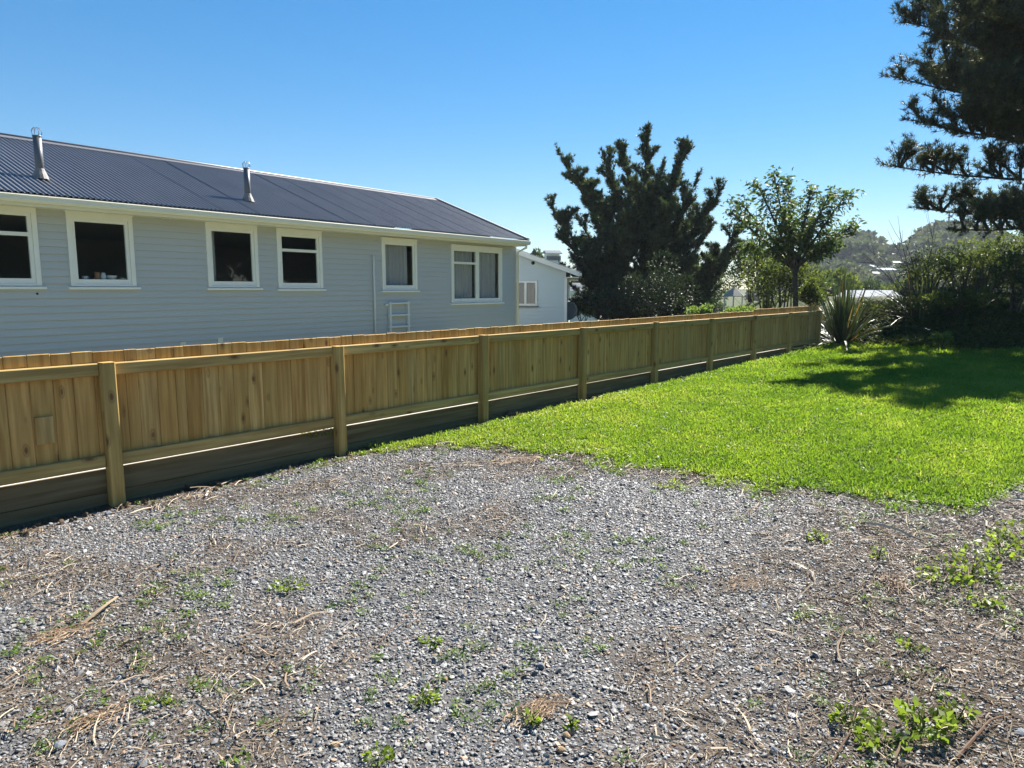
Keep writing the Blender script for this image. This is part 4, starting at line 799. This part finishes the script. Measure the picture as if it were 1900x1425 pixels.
for i, a in enumerate([('broad leaved green weed nearest the bottom right corner', 1715, 1362, 42, .085, .09, .055), ('leafy weed left of the broad leaved weed at the bottom right', 1640, 1385, 36, .09, .06, .045), ('sprawling weed low at the bottom right between two leafier weeds', 1575, 1340, 26, .07, .05, .038),
                       ('upright leafy weed at the right below the lawn', 1800, 1075, 46, .13, .14, .05), ('leafy weed at the right edge in the dry litter', 1855, 1045, 40, .12, .15, .05), ('weed patch right of centre by the dry stalks', 1752, 1090, 40, .14, .10, .05), ('small two tier weed in gravel left of the right hand weed patch', 1628, 1045, 16, .035, .09, .035),
                       ('flat green weed in the middle left of the gravel', 535, 1088, 40, .10, .03, .035), ('low weed tuft below the middle of the gravel', 785, 1290, 34, .06, .03, .03), ('bright seedling beside the dry grass tuft', 988, 1335, 9, .02, .04, .04), ('small weed tuft at the bottom left of centre', 700, 1400, 30, .05, .03, .03), ('pale weed clump in gravel far left', 292, 1292, 20, .05, .03, .03),
                       ('weed cluster against the gravel edge by the second post', 590, 848, 40, .16, .06, .05), ('weed spray between second post and the lawn corner', 690, 832, 36, .14, .06, .05), ('small weed right of the low tuft mid gravel', 800, 1190, 22, .05, .03, .03), ('single weed right of centre near the lawn', 1515, 1010, 24, .06, .05, .04), ('leafy weed highest up the right edge below the lawn', 1885, 1015, 34, .12, .12, .05), ('thin weed in the litter below the right hand weed patch', 1820, 1130, 26, .09, .05, .04), ('low weed in the litter left of the long pale stick', 1690, 1215, 20, .06, .04, .035), ('spindly weed at the bottom right beside the broad leaved one', 1775, 1345, 20, .06, .08, .035), ('little weed beyond the tan stone group', 1060, 1340, 12, .03, .03, .03)]): weed(*a, 200+i)
def rock(label, px, py, s_, mat, seed):
    bm = bmesh.new(); bmesh.ops.create_icosphere(bm, subdivisions=2, radius=.5); r = random.Random(seed)
    k = [(Vector((r.uniform(-1, 1), r.uniform(-1, 1), r.uniform(-.6, 1))).normalized(), r.uniform(.26, .42)) for _ in range(9)]
    for v in bm.verts:
        for nn, dd in k:
            e = v.co.dot(nn)-dd
            if e > 0: v.co -= nn*e
        v.co.z *= .6
    me = bpy.data.meshes.new('stone'); bm.to_mesh(me); bm.free(); me.materials.append(M[mat]); p = gp_(px, py); o = ob('stone', me, None, (p[0], p[1], p[2]+s_*.14), r.uniform(0, 6)); o.scale = (s_, s_*r.uniform(.7, 1), s_); tag(o, label, 'stone', 'larger stones in the gravel')
for i, a in enumerate([('tan stone with a flat top at the bottom centre', 1040, 1385, .040, 'stone1'), ('tan stone above the bottom centre stone', 1053, 1358, .042, 'stone1'), ('small tan stone right of the tan pair', 1108, 1347, .028, 'stone1'), ('flat tan stone at the bottom left', 622, 1374, .042, 'stone1'), ('dark angular stone casting a shadow right of the dry grass tuft', 1003, 1232, .050, 'stone2'), ('brown stone standing up in the right of the gravel', 1404, 1240, .045, 'stone1'), ('flat slate chip near the bottom right', 1440, 1390, .048, 'stone2'), ('slate lump at the right bottom edge', 1892, 1372, .06, 'stone2'), ('brownish stone below the middle of the gravel', 825, 1255, .04, 'stone1'), ('small pinkish stone mid gravel', 805, 1212, .028, 'stone1'), ('dark stone at the far left bottom', 110, 1368, .06, 'stone2'), ('dark stone near the bottom left of the gravel', 262, 1405, .05, 'stone2'), ('dark lump in gravel near the first post', 200, 952, .06, 'stone2')]): rock(*a, 300+i)
def drytuft(label, px, py, n, L, ang, seed):
    rng = np.random.default_rng(seed); p = gp_(px, py); V = []; F = []; tn = []
    for i in range(n):
        a_ = ang+rng.normal(0, .6); l = L*rng.uniform(.2, .8); s0 = np.array([*(rng.normal(0, 1, 2)@np.array([[math.cos(ang), math.sin(ang)], [-math.sin(ang)*.5, math.cos(ang)*.5]])*L*.42), .006+abs(rng.normal(0, .010))]); d = np.array([math.cos(a_), math.sin(a_), 0]); sd_ = np.array([-d[1], d[0], 0])*.0015; bend = rng.normal(0, .3)
        for j in range(5):
            s_ = j/4-.5; q_ = s0+d*l*s_+np.array([-d[1], d[0], 0])*bend*l*s_*s_+np.array([0, 0, .02*rng.random()*(1-abs(s_))]); V += [q_-sd_, q_+sd_+np.array([0, 0, .002])]
            if j: c0 = len(V)-4; F.append((c0, c0+1, c0+3, c0+2)); tn.append(rng.random())
    tag(ob('dry_grass_tuft', np_mesh('dry_grass_tuft', V, F, M['strawg'], tn), None, p), label, 'dry grass', 'dead grass tufts')
for i, a in enumerate([('matted brown dead grass tuft in the foreground gravel', 1000, 1312, 130, .15, .45), ('dead grass stalks lying across the left gravel', 180, 1320, 60, .13, .7), ('pale dead stalks standing right of centre below the weeds', 1660, 1095, 70, .16, 1.3), ('brown dead grass patch in the far left gravel', 110, 1175, 70, .18, .6), ('dead grass patch right of the middle of the gravel', 1390, 1090, 70, .18, .3), ('straw tuft below the lawn corner', 960, 862, 80, .30, .4)]): drytuft(*a, 400+i)
def stick(label, pts, r_, mat='twig'):
    P = [gp_(*a) for a in pts]; b0 = P[0]; P = [p-b0+np.array([0, 0, .012+(.012 if 0 < i < len(P)-1 else 0)]) for i, p in enumerate(P)]; me = MB().tube(P, list(np.linspace(r_, r_*.45, len(P))), 6).mesh('stick', M['strawg'] if mat == 's' else M['bark']); tag(ob('stick', me, None, b0), label, 'stick', 'fallen sticks')
for a in [('long pale curved stick at the bottom right corner', [(1775, 1415), (1812, 1380), (1835, 1355), (1880, 1335)], .007, 's'), ('thin dark twig lying right of centre in the gravel', [(1572, 1273), (1610, 1266), (1645, 1256)], .004, 'b'), ('pale twig below the dry stalks on the right', [(1605, 1166), (1640, 1155), (1678, 1142)], .004, 's'), ('pale splinter of wood right of the thin dark twig', [(1685, 1268), (1712, 1262)], .005, 's'), ('pale straight stalk in the middle of the gravel', [(704, 1188), (732, 1166), (757, 1146)], .003, 's'), ('brown stick in the left of the gravel', [(222, 1195), (240, 1189), (262, 1184)], .006, 'b'), ('crooked pale stalk at the bottom right among the weeds', [(1545, 1412), (1575, 1370), (1592, 1310)], .004, 's')]: stick(*a)
# spoil lumps along the shaded foot of the fence
N0 = 5200; u_ = RNG.uniform(-3, 16.5, N0); v_ = .06+np.abs(RNG.normal(0, .16, N0)); x, y = xy(u_, v_); keep = (lawn_d(x, y) < .02) & (v_ < .5) & (RNG.random(N0) < .35+.65*sst(3, 5, u_)); x, y = x[keep], y[keep]; n = len(x); s = np.exp(RNG.normal(math.log(.028), .5, n))
def clod(i):
    me = stone_mesh(500+i); me.materials.clear(); me.materials.append(M['soil']); return me
scatter('soil_clods', np.c_[x, y, gz(x, y)+s*.2], RNG.normal(0, 1, (n, 3)), np.c_[s, s, s], RNG.integers(0, 3, n), RNG.random(n), [clod(i) for i in range(3)], 'loose soil clods along the foot of the fence', 'soil')

# thin sea air between the camera and the far hill
hz = MB().box(-150, 480, -30, 475, -5.2, 44).build('haze', M['dark']); hq = bpy.data.materials.new('thin_haze'); hq.use_nodes = True; ht = hq.node_tree; ht.nodes.remove(ht.nodes['Principled BSDF'])
pv = ht.nodes.new('ShaderNodeVolumePrincipled'); pv.inputs['Color'].default_value = (.86, .92, 1, 1); pv.inputs['Density'].default_value = .00034; pv.inputs['Anisotropy'].default_value = 0
ht.links.new(pv.outputs[0], ht.nodes['Material Output'].inputs['Volume']); hz.data.materials.clear(); hz.data.materials.append(hq); tag(hz, 'thin pale haze in front of the far hill', 'haze', kind='stuff')
